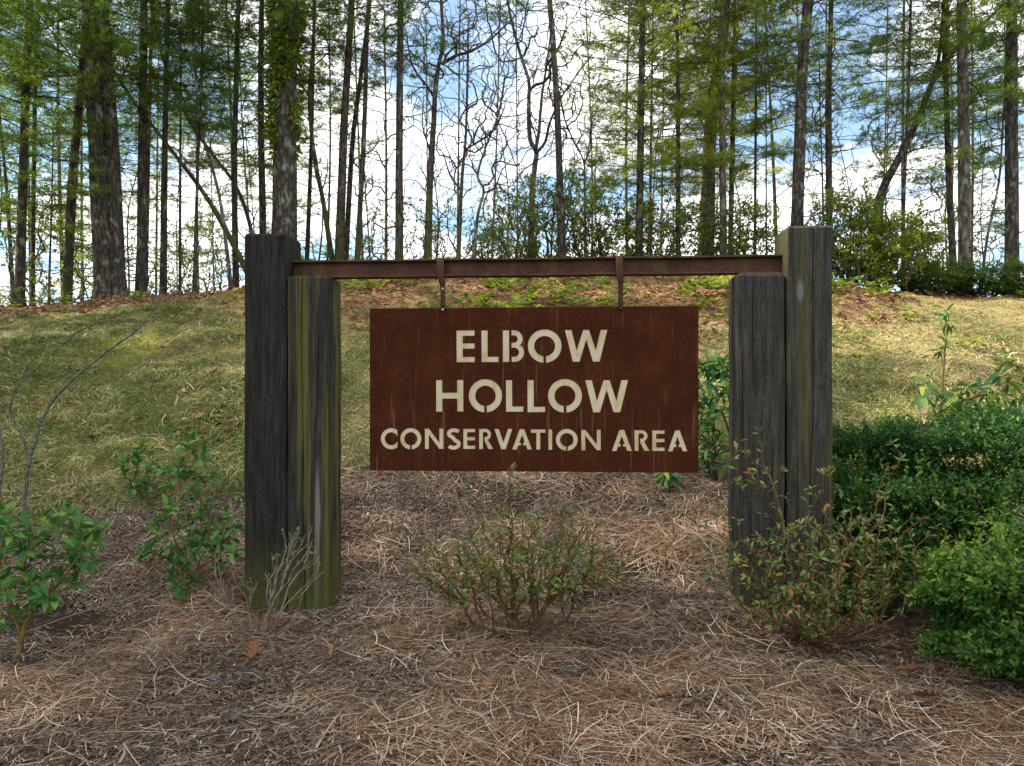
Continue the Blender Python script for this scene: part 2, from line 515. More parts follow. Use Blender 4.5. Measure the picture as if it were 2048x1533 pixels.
# ---- weathered timber
def timber_mat(name, moss_amt=.2, moss_cover=.5, base_moss=.5, scar=None, tone=1.0, diag=.0, knot=None):
    m, t, o = new_mat(name)
    gr = noise(t, coords(t, (52, 52, 3.2)), 1.0, 8, .72, .35)
    gr2 = noise(t, coords(t, (190, 190, 60)), 1.0, 4, .7)
    saw = noise(t, coords(t, (4, 4, 150), rot=(0, diag, 0)), 1.0, 4, .7, 1.2)
    blot = noise(t, coords(t, (7, 7, 2.2)), 1.0, 4, .6)
    c0 = tuple(x * tone for x in (.0055, .0048, .0042))
    c1 = tuple(x * tone for x in (.031, .0275, .0240))
    c2 = tuple(x * tone for x in (.105, .095, .082))
    r = ramp(t, [(.34, c0), (.48, c1), (.68, c2)])
    h = mth(t, 'ADD', mth(t, 'MULTIPLY', gr, .56), mth(t, 'ADD', mth(t, 'MULTIPLY', saw, .06), mth(t, 'MULTIPLY', gr2, .36)))
    t.links.new(h, r.inputs[0])
    col = mixc(t, mth(t, 'MULTIPLY', blot, .5), r.outputs[0], tuple(x * .7 for x in c1))
    tcd = t.nodes.new('ShaderNodeTexCoord')
    s = t.nodes.new('ShaderNodeSeparateXYZ')
    t.links.new(tcd.outputs['Object'], s.inputs[0])
    z = s.outputs[2]
    # saw marks: fine slanting lines across the face
    sm = noise(t, coords(t, (5, 5, 170), rot=(0, diag, 0), loc=(0, 0, diag)), 1.0, 3, .65, 1.6)
    smr = ramp(t, [(.36, (.74, .74, .74)), (.64, (1.12, 1.12, 1.12))])
    t.links.new(sm, smr.inputs[0])
    col = mixc(t, mth(t, 'MULTIPLY', blot, .8, clamp=True), col, smr.outputs[0], 'MULTIPLY')
    # drying checks: thin dark lines along the grain
    ck = noise(t, coords(t, (75, 75, 1.1), loc=(moss_cover * 9, 0, 0)), 1.0, 2, .5, .2)
    ckr = ramp(t, [(.66, (1, 1, 1)), (.70, (.12, .12, .12))])
    t.links.new(ck, ckr.inputs[0])
    col = mixc(t, .9, col, ckr.outputs[0], 'MULTIPLY')
    # pale nicks
    fk = noise(t, coords(t, (110, 110, 26)), 1.0, 3, .6)
    fkr = ramp(t, [(.70, (0, 0, 0)), (.76, (1, 1, 1))])
    t.links.new(fk, fkr.inputs[0])
    col = mixc(t, mth(t, 'MULTIPLY', fkr.outputs[0], .7), col, (.22, .20, .17))
    kd = None
    for (kx, kz, kr) in (knot or []):
        dx = mth(t, 'MULTIPLY', mth(t, 'SUBTRACT', s.outputs[0], kx), 1.7)
        dz = mth(t, 'MULTIPLY', mth(t, 'SUBTRACT', z, kz), .75)
        rr = mth(t, 'SQRT', mth(t, 'ADD', mth(t, 'MULTIPLY', dx, dx), mth(t, 'MULTIPLY', dz, dz)))
        rr = mth(t, 'ADD', rr, mth(t, 'MULTIPLY', blot, .02))
        ring = mth(t, 'ADD', mth(t, 'MULTIPLY', mth(t, 'SINE', mth(t, 'MULTIPLY', rr, 480.0)), .5), .5)
        fo = mth(t, 'SUBTRACT', 1.0, mth(t, 'DIVIDE', rr, kr * 4.2), clamp=True)
        col = mixc(t, mth(t, 'MULTIPLY', mth(t, 'MULTIPLY', fo, ring), .75), col, (.010, .009, .008))
        core = mth(t, 'LESS_THAN', rr, kr * .55)
        col = mixc(t, mth(t, 'MULTIPLY', core, .85), col, (.006, .005, .005))
    mn = noise(t, coords(t, (17, 11, .55), loc=(3.1 + moss_cover * 7, 0, .3)), 1.0, 3, .62, .5)
    top = mth(t, 'MULTIPLY', z, .035)
    mr = ramp(t, [(moss_cover, (0, 0, 0)), (moss_cover + .10, (1, 1, 1))])
    t.links.new(mth(t, 'ADD', mn, top), mr.inputs[0])
    mcol = mixc(t, gr, (.055, .052, .012), (.15, .138, .040))
    col = mixc(t, mth(t, 'MULTIPLY', mr.outputs[0], moss_amt), col, mcol)
    bm = mth(t, 'MULTIPLY', mth(t, 'SUBTRACT', 1.0, mth(t, 'DIVIDE', z, .42), clamp=True), mth(t, 'ADD', blot, .45))
    col = mixc(t, mth(t, 'MULTIPLY', bm, base_moss, clamp=True), col, (.085, .085, .022))
    for (cx, cz, sx, sz, cc) in (scar or []):
        dx = mth(t, 'DIVIDE', mth(t, 'SUBTRACT', s.outputs[0], cx), sx)
        dz = mth(t, 'DIVIDE', mth(t, 'SUBTRACT', z, cz), sz)
        rr = mth(t, 'ADD', mth(t, 'ADD', mth(t, 'MULTIPLY', dx, dx), mth(t, 'MULTIPLY', dz, dz)), mth(t, 'MULTIPLY', mth(t, 'SUBTRACT', gr, .5), 3.2))
        k = mth(t, 'SUBTRACT', 1.15, rr, clamp=True)
        col = mixc(t, mth(t, 'MULTIPLY', k, .6, clamp=True), col, cc)
    hb = mth(t, 'ADD', mth(t, 'MULTIPLY', ckr.outputs[0], .8), mth(t, 'ADD', h, mth(t, 'ADD', mth(t, 'MULTIPLY', gr2, .4), mth(t, 'MULTIPLY', sm, .35))))
    b = principled(t, col, .88, .08, bump(t, hb, .8, .007))
    t.links.new(b.outputs[0], o.inputs[0])
    return m


# ---- rusted steel
def rust_mat(name, dark, mid, light, green=0.0):
    m, t, o = new_mat(name)
    n1 = noise(t, coords(t, (150, 150, 150)), 1.0, 5, .75)
    n2 = noise(t, coords(t, (5, 5, 5)), 1.0, 4, .6)
    st = noise(t, coords(t, (60, 60, 2.5)), 1.0, 3, .6)
    r = ramp(t, [(.36, dark), (.5, mid), (.68, light)])
    t.links.new(mth(t, 'ADD', mth(t, 'MULTIPLY', n1, .72), mth(t, 'MULTIPLY', n2, .28)), r.inputs[0])
    sr = ramp(t, [(.60, (0, 0, 0)), (.74, (1, 1, 1))])
    t.links.new(st, sr.inputs[0])
    c = mixc(t, mth(t, 'MULTIPLY', sr.outputs[0], .5), r.outputs[0], (.20, .10, .065))
    if green:
        gn = ramp(t, [(.5, (0, 0, 0)), (.62, (1, 1, 1))])
        t.links.new(noise(t, coords(t, (9, 9, 3)), 1.0, 4, .6), gn.inputs[0])
        c = mixc(t, mth(t, 'MULTIPLY', gn.outputs[0], green), c, (.10, .075, .03))
    b = principled(t, c, .85, .05, bump(t, n1, .35, .001))
    t.links.new(b.outputs[0], o.inputs[0])
    return m


M['rust'] = rust_mat('rusted_plate', (.026, .0072, .0034), (.050, .0136, .0062), (.105, .032, .014))
M['rust_beam'] = rust_mat('rusted_beam', (.035, .017, .012), (.072, .035, .024), (.13, .068, .048), .5)
m, t, o = new_mat('cream_backing')
n1 = noise(t, coords(t, (26, 26, 9)), 1.0, 5, .6)
n2 = noise(t, coords(t, (4, 4, 4)), 1.0, 3, .5)
r = ramp(t, [(.32, (.40, .285, .12)), (.5, (.53, .44, .275)), (.7, (.60, .53, .38))])
t.links.new(mth(t, 'ADD', mth(t, 'MULTIPLY', n1, .6), mth(t, 'MULTIPLY', n2, .4)), r.inputs[0])
gc = t.nodes.new('ShaderNodeTexCoord')
gs = t.nodes.new('ShaderNodeSeparateXYZ')
t.links.new(gc.outputs['Generated'], gs.inputs[0])
gm = ramp(t, [(.78, (0, 0, 0)), (1.0, (1, 1, 1))])        # rust washed down from the upper edge of each cut
t.links.new(mth(t, 'ADD', gs.outputs[2], mth(t, 'MULTIPLY', mth(t, 'SUBTRACT', n1, .5), .7)), gm.inputs[0])
stained = mixc(t, mth(t, 'MULTIPLY', gm.outputs[0], .75), r.outputs[0], (.42, .25, .075))
b = principled(t, stained, .7, .1)
t.links.new(b.outputs[0], o.inputs[0])
M['cream'] = m
M['bolt'] = plain_mat('bolt_steel', (.25, .22, .19), (.5, .46, .42), (90, 90, 90), .5, .5)

# ------------------------------------------------------------------ ground sheet
xs = np.unique(np.concatenate([np.arange(-9, 9.001, .08), np.arange(-16, 16.01, .3), np.array([-600, -300, -150, -80, -50, -35, -25, -20, 20, 25, 35, 50, 80, 150, 300, 600.])]).round(3))
ys = np.unique(np.concatenate([np.arange(1.2, 7, .05), np.arange(7, 18, .1), np.arange(18, 30, .6), np.array([-60, -20, -8, -3, -1, 0, .5, 33, 38, 45, 60, 90, 150, 300, 650.])]).round(3))
gx, gy = np.meshgrid(xs, ys, indexing='ij')
gzv = gz(gx, gy)
bedmask = gy < bed_edge(gx)
rough_ = np.where(bedmask & (gy > 1), 1.0, 0) * (np.abs(gx) < 8)
gzv = gzv + rough_ * .012 * vnoise(gx, gy, .10, 8)
n0, n1_ = gx.shape
ii, jj = np.meshgrid(np.arange(n0 - 1), np.arange(n1_ - 1), indexing='ij')
Q = np.stack([ii * n1_ + jj, (ii + 1) * n1_ + jj, (ii + 1) * n1_ + jj + 1, ii * n1_ + jj + 1], -1).reshape(-1, 4)
gme = make_mesh('ground', np.stack([gx, gy, gzv], -1), None, Q, None, True, M['ground'])


def lawn_mask(x, y):
    return np.clip((y - bed_edge(x)) / .08, 0, 1)


def litter_mask(x, y):
    """dead leaves under the trees and down the middle of the bank"""
    top = np.clip((y - np.interp(x, [-9, -4, -2, 0, 4, 6, 9], [10.4, 9.8, 8.0, 7.4, 8.0, 10.6, 11.4]) + .8 * vnoise(x, y, 1.1, 21)) / 1.4, 0, 1)
    return top


def moss_mask(x, y):
    k = vnoise(x, y, .7, 31) + .6 * vnoise(x, y, .25, 32)
    w = np.clip(1 - np.abs(y - 8.4) / 2.6, 0, 1) * np.clip((-.8 - x) / 2, 0, 1)
    return np.clip((k - .30) * 3, 0, 1) * w


for nm, fn in (('lawn', lawn_mask), ('litter', litter_mask), ('moss', moss_mask)):
    a = gme.attributes.new(nm, 'FLOAT', 'POINT')
    a.data.foreach_set('value', np.asarray(fn(gx, gy), np.float32).ravel())
tag(link('ground', gme), kind='structure')


# ------------------------------------------------------------------ scattered ground cover, instanced by geometry nodes
def scatter(name, protos, P, rot, scl, idx):
    """one object: prototype meshes instanced on points"""
    col = bpy.data.collections.new(name + '_kinds')
    for k, me in enumerate(protos):
        col.objects.link(bpy.data.objects.new('%s_kind%02d' % (name, k), me))
    me = bpy.data.meshes.new(name)
    me.vertices.add(len(P))
    me.vertices.foreach_set('co', np.asarray(P, np.float32).ravel())
    for nm, ty, arr in (('rot', 'FLOAT_VECTOR', rot), ('scl', 'FLOAT', scl), ('pick', 'INT', idx)):
        a = me.attributes.new(nm, ty, 'POINT')
        a.data.foreach_set('vector' if ty == 'FLOAT_VECTOR' else 'value', np.asarray(arr, np.int32 if ty == 'INT' else np.float32).ravel())
    o = bpy.data.objects.new(name, me)
    COL.objects.link(o)
    ng = bpy.data.node_groups.new(name, 'GeometryNodeTree')
    ng.interface.new_socket('Geometry', in_out='INPUT', socket_type='NodeSocketGeometry')
    ng.interface.new_socket('Geometry', in_out='OUTPUT', socket_type='NodeSocketGeometry')
    gi, go = ng.nodes.new('NodeGroupInput'), ng.nodes.new('NodeGroupOutput')
    ip = ng.nodes.new('GeometryNodeInstanceOnPoints')
    ci = ng.nodes.new('GeometryNodeCollectionInfo')
    ci.inputs['Collection'].default_value = col
    ci.inputs['Separate Children'].default_value = True
    ci.inputs['Reset Children'].default_value = True
    ip.inputs['Pick Instance'].default_value = True

    def na(nm, ty):
        n = ng.nodes.new('GeometryNodeInputNamedAttribute')
        n.data_type = ty
        n.inputs['Name'].default_value = nm
        return n.outputs['Attribute']
    er = ng.nodes.new('FunctionNodeEulerToRotation')
    ng.links.new(na('rot', 'FLOAT_VECTOR'), er.inputs[0])
    ng.links.new(gi.outputs[0], ip.inputs['Points'])
    ng.links.new(ci.outputs[0], ip.inputs['Instance'])
    ng.links.new(na('pick', 'INT'), ip.inputs['Instance Index'])
    ng.links.new(er.outputs[0], ip.inputs['Rotation'])
    ng.links.new(na('scl', 'FLOAT'), ip.inputs['Scale'])
    ng.links.new(ip.outputs[0], go.inputs[0])
    md = o.modifiers.new('instances', 'NODES')
    md.node_group = ng
    return tag(o, kind='stuff')


def slope_rot(x, y, yaw):
    """euler that lays local z on the ground normal"""
    e = .08
    nx = -(gz(x + e, y) - gz(x - e, y)) / (2 * e)
    ny = -(gz(x, y + e) - gz(x, y - e)) / (2 * e)
    out_ = np.zeros((len(x), 3))
    for i in range(len(x)):
        q = Vector((nx[i], ny[i], 1)).to_track_quat('Z', 'Y')
        mtx = q.to_matrix() @ Matrix.Rotation(yaw[i], 3, 'Z')
        out_[i] = mtx.to_euler()
    return out_


def ribbons(P, d, L, w, bend, nseg=4, up=None, sag=0.0):
    """flat curved blades: P base, d horizontal direction, bend turns them sideways"""
    n = len(P)
    s = np.linspace(0, 1, nseg + 1)
    d = unit(d)
    side = unit(np.cross(d, np.array([0, 0, 1.])))
    pts = P[:, None] + d[:, None] * (L[:, None] * s[None])[..., None] + side[:, None] * (bend[:, None] * L[:, None] * (s[None] ** 2))[..., None]
    pts[..., 2] -= sag * L[:, None] * s[None] ** 2
    tang = np.gradient(pts, axis=1)
    sd = unit(np.cross(tang, np.array([0, 0, 1.])))
    ww = w[:, None] * np.clip(1.15 - s[None] ** 2, .12, 1)
    V = np.stack([pts - sd * ww[..., None] / 2, pts + sd * ww[..., None] / 2], 2).reshape(n, -1, 3)
    k = 2 * (nseg + 1)
    q = np.array([[2 * i, 2 * i + 2, 2 * i + 3, 2 * i + 1] for i in range(nseg)])
    Q = ((np.arange(n) * k)[:, None, None] + q[None]).reshape(-1, 4)
    return V.reshape(-1, 3), Q, k


def rand_dirs(n, zlo=0., zhi=0.):
    a = rng.uniform(0, 2 * math.pi, n)
    return np.stack([np.cos(a), np.sin(a), rng.uniform(zlo, zhi, n)], -1)


# pine straw: bundles of long curved needles lying on the bed
protos = []
for k in range(8):
    n = 26
    main = rng.uniform(0, 2 * math.pi)
    a = main + rng.normal(0, .9 if k % 2 else .45, n)
    P = np.stack([rng.normal(0, .075, n), rng.normal(0, .075, n), rng.uniform(.003, .028, n)], -1)
    d = np.stack([np.cos(a), np.sin(a), rng.normal(.04, .10, n)], -1)
    L = rng.uniform(.06, .19, n)
    V, Q, kk = ribbons(P - d * L[:, None] * .5, d, L, rng.uniform(.0016, .0034, n), rng.normal(0, .28, n), 4, sag=.03)
    V[:, 2] += .004
    V[:, 2] = np.abs(V[:, 2])
    lv = np.where(rng.uniform(0, 1, n) < .45, rng.uniform(.12, .42, n), rng.uniform(.4, 1, n)) * (.75 if k < 3 else 1.0)
    protos.append(make_mesh('straw_bundle', V, None, Q, np.repeat(lv, kk), True, M['straw']))
# shredded bark and short brown bits
for k in range(6):
    n = 60
    P = np.stack([rng.normal(0, .09, n), rng.normal(0, .09, n), rng.uniform(.002, .016, n)], -1)
    d = rand_dirs(n, -.12, .25)
    L = rng.uniform(.014, .055, n)
    V, Q, kk = ribbons(P - d * L[:, None] * .3, d, L, rng.uniform(.0025, .0065, n), rng.normal(0, .2, n), 2)
    protos.append(make_mesh('mulch_bits', V, None, Q, np.repeat(np.clip(rng.normal(.5, .26, n), 0, 1), kk), True, M['mulch']))

N = 15000
y = rng.uniform(0, 1, N) ** 1.15 * 4.2 + 1.9
x = rng.uniform(-1, 1, N) * (.75 * y + .7)
kp = (y < bed_edge(x) + .12 * rng.normal(0, 1, N)) & ((vnoise(x, y, .34, 45) + .6 * vnoise(x, y, .13, 46)) > -.48 + .25 * rng.normal(0, 1, N))
x, y = x[kp], y[kp]
straw = vnoise(x, y, .42, 41) + .6 * vnoise(x, y, .16, 42) + rng.normal(0, .45, len(x))
# straw lies thick under the sign, thin on the bare patches
straw += .35 * np.exp(-((x - .2) ** 2 / 3 + (y - 4.6) ** 2 / .7)) + .25 * np.clip((2.9 - y), 0, 1) + .25 * np.clip(x - .3, 0, 1) * np.clip(3.0 - y, 0, 1)
idx = np.where(straw > .34, rng.integers(0, 8, len(x)), rng.integers(8, 14, len(x)))
scatter('pine_straw', protos, np.stack([x, y, gz(x, y) + .002], -1), slope_rot(x, y, rng.uniform(0, 6.28, len(x))),
        rng.uniform(.7, 1.2, len(x)) * np.where(rng.uniform(0, 1, len(x)) < .15, 1.35, 1), idx)

# matted grass on the bank
protos = []
for k in range(8):
    n = 34
    base_a = rng.uniform(0, 6.28)
    a = base_a + rng.normal(0, 1.0, n)
    P = np.stack([rng.normal(0, .055, n), rng.normal(0, .055, n), np.zeros(n)], -1)
    d = np.stack([np.cos(a), np.sin(a), rng.uniform(.25, 1.1, n)], -1)
    L = rng.uniform(.05, .115, n)
    V, Q, kk = ribbons(P, d, L, rng.uniform(.0026, .0050, n), rng.normal(0, .35, n), 3, sag=.75)
    V[:, 2] = np.maximum(V[:, 2], -.005)
    lv = np.clip(rng.normal((.27, .55, .40, .74)[k % 4], .24, n), 0, 1)
    protos.append(make_mesh('grass_tuft', V, None, Q, np.repeat(lv, kk), True, M['grass']))
N = 105000
y = 4.6 + 9.6 * rng.uniform(0, 1, N) ** 1.25
x = rng.uniform(-1, 1, N) * (.74 * y + .6)
kp = (y > bed_edge(x)) & (rng.uniform(0, 1, N) > .93 * litter_mask(x, y) ** .7) & (rng.uniform(0, 1, N) > .8 * moss_mask(x, y))
kp &= (vnoise(x, y, .55, 51) + .7 * vnoise(x, y, .2, 52)) > -.55 + .3 * rng.normal(0, 1, N)
x, y = x[kp], y[kp]
dry = 1.2 * vnoise(x, y, 1.1, 53) + .7 * vnoise(x, y, .4, 54) + .14 * (y - 8.1) + .17 * x + rng.normal(0, .35, len(x))
idx = np.where(dry < -.55, 0, np.where(dry < .05, 2, np.where(dry < .7, 1, 3))) + 4 * rng.integers(0, 2, len(x))
gsc = rng.uniform(.55, 1.25, len(x)) * np.where(rng.uniform(0, 1, len(x)) < .03, 1.7, 1) * (1 + .8 * np.clip(vnoise(x, y, .6, 57) - .2, 0, 1))
yaw = 2.2 * vnoise(x, y, .8, 55) + rng.normal(0, .8, len(x))
scatter('grass', protos, np.stack([x, y, gz(x, y) - .004], -1), slope_rot(x, y, yaw), gsc, idx)

# dead leaves on the bank and under the trees
protos = []
LT = leaf_template(.55, 4, .3, .25)
for k in range(5):
    n = 7
    P = np.stack([rng.normal(0, .16, n), rng.normal(0, .16, n), rng.uniform(.005, .03, n)], -1)
    Rm = frames(rand_dirs(n, -.2, .4), unit(np.stack([rng.normal(0, .5, n), rng.normal(0, .5, n), np.ones(n)], -1)))
    V, T, Q, va_ = stamp(*LT, Rm, P, rng.uniform(.04, .085, n), rng.uniform(0, 1, n))
    protos.append(make_mesh('leaf_scatter', V, T, Q, va_, True, M['dead_leaf']))
N = 5200
y = rng.uniform(5.2, 16.5, N)
x = rng.uniform(-1, 1, N) * (.74 * y + .5)
kp = rng.uniform(0, 1, N) < .055 + .945 * litter_mask(x, y)
x, y = x[kp], y[kp]
xb = np.concatenate([rng.uniform(-3, 3, 34), rng.normal(.04, .13, 30), rng.normal(1.5, .22, 40), rng.normal(-1.24, .10, 12)])
yb = np.concatenate([rng.uniform(2.4, 5.6, 34), rng.normal(3.66, .07, 30), rng.normal(3.62, .12, 40), rng.normal(3.62, .07, 12)])
x, y = np.concatenate([x, xb]), np.concatenate([y, yb])
scatter('leaf_litter', protos, np.stack([x, y, gz(x, y) + .004], -1), slope_rot(x, y, rng.uniform(0, 6.28, len(x))),
        np.where(y < 5.7, .55, 1.0) * rng.uniform(.7, 1.3, len(x)), rng.integers(0, 5, len(x)))

# low evergreen ground cover high on the bank
protos = []
for k in range(6):
    mb = MB()
    n = int(rng.integers(5, 10))
    for q in range(n):
        c = np.array([rng.normal(0, .10), rng.normal(0, .10), rng.uniform(.03, .13)])
        m_ = 8
        d = rand_dirs(m_, .1, .7)
        Rm = frames(d, np.tile([0, 0, 1.], (m_, 1)))
        V, T, Q, va_ = stamp(*SIMPLE_LEAF, Rm, np.tile(c, (m_, 1)), rng.uniform(.05, .09, m_), np.clip(rng.normal(.5, .25, m_), 0, 1))
        mb.add(V, T, Q, va_)
    protos.append(mb.mesh('cover_plant', M['laurel_yellow'] if k % 2 else M['laurel']))
N = 1700
y = rng.uniform(6.6, 15.5, N)
x = rng.uniform(-1, 1, N) * (.72 * y)
kp = rng.uniform(0, 1, N) < np.clip(.05 + .85 * litter_mask(x, y), 0, 1) * np.clip(.5 + vnoise(x, y, .8, 61), 0.1, 1) * np.clip(1.25 - np.abs(x - 1) / 5.0, .12, 1)
x, y = x[kp], y[kp]
scatter('ground_cover', protos, np.stack([x, y, gz(x, y)], -1), slope_rot(x, y, rng.uniform(0, 6.28, len(x))) * .5,
        rng.uniform(.7, 1.6, len(x)), rng.integers(0, 6, len(x)))

# ------------------------------------------------------------------ the timber frame
YAW = -R(4.0)
DV = np.array([math.cos(YAW), math.sin(YAW), 0])        # along the sign, to the right
NV = np.array([-math.sin(YAW), math.cos(YAW), 0])       # away from the camera


def on_plane(px, depth=0.0):
    """point of the sign's front plane (pushed back by depth) under a photo column"""
    u = (px - CX) / F
    Y = (4.0 + depth / math.cos(YAW)) / (1 - math.tan(YAW) * u)
    return np.array([u * Y, Y, 0])


def timber(name, x0px, x1px, ztop, mat, parent, crack=None, ph=0.0, top_round=.012, zb=-.35, inset=.004):
    """a squared timber, its front face between two photo columns; a drying crack may run down the front"""
    a, b = on_plane(x0px), on_plane(x1px)
    w = float(np.linalg.norm(b - a)) - inset
    d = .24
    base = (a + b) / 2 + NV * d / 2
    r = .010
    hw, hd = w / 2, d / 2
    sec = []                                            # cross section, counter-clockwise from the front left
    def corner(cx, cy, a0):
        for q in range(4):
            an = R(a0 + q * 30)
            sec.append((cx + r * math.cos(an), cy + r * math.sin(an), 0))
    corner(-hw + r, -hd + r, 180)
    nc_ = len(sec)
    cracks = sorted(crack or [])                        # (share of the width, depth factor, from z, to z)
    for ci, (cs_, cdp, cz0, cz1) in enumerate(cracks):
        c = cs_ * w - hw
        for dx, dy in ((-.007, 0), (-.0030, .004), (-.0012, .026), (.0012, .026), (.0030, .004), (.007, 0)):
            sec.append((c + dx * (.5 + .5 * cdp), -hd + dy, 1 + ci))
    corner(hw - r, -hd + r, 270)
    corner(hw - r, hd - r, 0)
    corner(-hw + r, hd - r, 90)
    sec = np.array(sec)
    zs = np.concatenate([np.linspace(zb, ztop - top_round, 46), [ztop - top_round * .4, ztop]])
    V = []
    for i, z in enumerate(zs):
        p = sec.copy()
        wob = .0018 * np.sin(z * 5 + ph) + .0012 * np.sin(z * 13 + 2 * ph)
        for ci, (cs_, cdp, cz0, cz1) in enumerate(cracks):
            m_ = p[:, 2] == 1 + ci
            p[m_, 0] += .008 * math.sin(z * 2.1 + ph + ci) + .003 * math.sin(z * 7 + ph + 2 * ci)
            dp = cdp * np.clip(.6 + .5 * math.sin(z * 2.7 + ph * 1.7 + ci), .25, 1) * float(np.clip((z - cz0) / .15, .02, 1) * np.clip((cz1 - z) / .15, .02, 1))
            p[m_, 1] = -hd + (p[m_, 1] + hd) * dp
        k = 1.0
        if i >= len(zs) - 2:
            k = 1 - (.010 if i == len(zs) - 2 else top_round * 1.3) / hw * .6
        p[:, :2] *= k
        p[:, 0] += wob
        V.append(np.column_stack([p[:, 0], p[:, 1], np.full(len(p), z)]))
    n = len(sec)
    V = np.concatenate(V)
    i, j = np.meshgrid(np.arange(len(zs) - 1), np.arange(n), indexing='ij')
    Qd = np.stack([i * n + j, i * n + (j + 1) % n, (i + 1) * n + (j + 1) % n, (i + 1) * n + j], -1).reshape(-1, 4)
    me = bpy.data.meshes.new(name)
    faces = [tuple(q) for q in Qd.tolist()] + [tuple(range((len(zs) - 1) * n, len(zs) * n))]
    me.from_pydata(V.tolist(), [], faces)
    me.materials.append(mat)
    o = link(name, me, parent, base.tolist(), (0, 0, YAW))
    return o, base, w


ZC = CAMZ
frame = thing('timber_sign_frame', 'dark weathered timber gate of four posts with rusty steel beam across', 'sign frame', (0, 0, 0))
MT1 = timber_mat('timber_tall_streaked', .30, .70, .7, diag=.06, tone=.78, knot=[(-.06, 1.66, .006), (-.055, 1.46, .007)])
MT2 = timber_mat('timber_short_mossy', .8, .53, .8, diag=.05, scar=[(.055, .50, .017, .33, (.26, .23, .18)), (.05, .2, .02, .3, (.14, .13, .09))])
MT3 = timber_mat('timber_short_grey', .32, .62, .4, diag=.0, tone=1.35, knot=[(-.008, 1.28, .026)], scar=[(-.085, 1.48, .012, .05, (.09, .083, .07))])
MT4 = timber_mat('timber_tall_knotty', .42, .535, .35, diag=.28, tone=1.45, scar=[(-.05, 1.73, .020, .070, (.22, .21, .21)), (.05, 1.27, .025, .035, (.07, .065, .045))], knot=[(.055, 1.24, .016), (.06, .95, .012), (.05, 1.86, .010)])
o1, b1, w1 = timber('post', 487.5, 573, ZC + .868, MT1, frame, [(.42, .35, 1.3, 2.05), (.72, .3, .3, 1.2)], .3)
o1['label'] = 'tall smooth post on the left, green stained at its foot'
o2, b2, w2 = timber('post', 573.6, 657.5, ZC + .634, MT2, frame, [(.38, .9, -.3, 1.9), (.74, .4, .9, 1.6), (.6, .35, .0, .9)], 1.3)
o2['label'] = 'short post with yellow green moss streaks and a long crack'
o3, b3, w3 = timber('post', 1476, 1571, ZC + .628, MT3, frame, [(.30, .45, 1.2, 1.8), (.75, .4, .1, 1.0), (.12, .35, .5, 1.5)], 2.1, .022)
o3['label'] = 'short grey post with a dark knot'
o4, b4, w4 = timber('post', 1573.5, 1666.5, ZC + .866, MT4, frame, [(.54, 1.0, .5, 2.2), (.8, .4, .2, 1.3), (.25, .35, .1, .9)], 3.4)
o4['label'] = 'tall post with slanting saw marks and a long crack'

# steel I beam lying on the two short posts
pL, pR = on_plane(573.6, .12), on_plane(1573.0, .12)
pL, pR = pL + DV * .012, pR - DV * .012
bl = float(np.linalg.norm(pR - pL))
zb0, bh, bw_, ft, wtk = ZC + .6355, .096, .074, .0095, .008
prof = [(-bw_/2, 0), (bw_/2, 0), (bw_/2, ft), (wtk/2 + .006, ft + .003), (wtk/2, ft + .010), (wtk/2, bh - ft - .010), (wtk/2 + .006, bh - ft - .003), (bw_/2, bh - ft), (bw_/2, bh), (-bw_/2, bh), (-bw_/2, bh - ft), (-wtk/2 - .006, bh - ft - .003), (-wtk/2, bh - ft - .010), (-wtk/2, ft + .010), (-wtk/2 - .006, ft + .003), (-bw_/2, ft)]
V, n = [], len(prof)
ns = 24
for i in range(ns + 1):
    for (yy, zz) in prof:
        V.append((bl * i / ns, yy, zz + .0012 * math.sin(i * .9)))
fc = [(i * n + j, (i + 1) * n + j, (i + 1) * n + (j + 1) % n, i * n + (j + 1) % n) for i in range(ns) for j in range(n)]
fc += [tuple(range(n)), tuple(range(ns * n + n - 1, ns * n - 1, -1))]
me = bpy.data.meshes.new('beam')
me.from_pydata(V, [], fc)
me.materials.append(M['rust_beam'])
link('beam', me, frame, (pL[0], pL[1], zb0), (0, 0, YAW))

# ------------------------------------------------------------------ the hanging sign
PW, PH, PT = 1.80, .902, .006
s0, s1 = on_plane(740, .115), on_plane(1397, .115)
PW = float(np.linalg.norm(s1 - s0))
zt, zbm = ZC + .4655, ZC - .4345
PH = zt - zbm
sc_ = (s0 + s1) / 2
sign = thing('hanging_sign', 'rust brown steel sign with cream stencil letters hanging from the beam', 'sign', (sc_[0], sc_[1], (zt + zbm) / 2), rotz=YAW)

# zoomed photo pixels -> sign plane (the sign was measured in a 2.926x enlargement)
CQ = np.array([(56, 46), (1981, 40), (1976, 1013), (51, 988)], float)
Ls, Rs = on_plane(740, .115)[1], on_plane(1397, .115)[1]


def _homog(src, dst):
    A, bb = [], []
    for (x_, y_), (u_, v_) in zip(src, dst):
        A += [[x_, y_, 1, 0, 0, 0, -u_ * x_, -u_ * y_], [0, 0, 0, x_, y_, 1, -v_ * x_, -v_ * y_]]
        bb += [u_, v_]
    return np.append(np.linalg.solve(np.array(A), np.array(bb)), 1).reshape(3, 3)


HM = _homog(CQ, [(-PW/2, PH/2), (PW/2, PH/2), (PW/2, -PH/2), (-PW/2, -PH/2)])


def sp(x_, y_):
    v = HM @ np.array([x_, y_, 1.])
    return v[:2] / v[2]


def arc(cx, cy, rx, ry, a0, a1, n_=14):
    return [(cx + rx * math.cos(R(a0 + (a1 - a0) * q / n_)), cy + ry * math.sin(R(a0 + (a1 - a0) * q / n_))) for q in range(n_ + 1)]


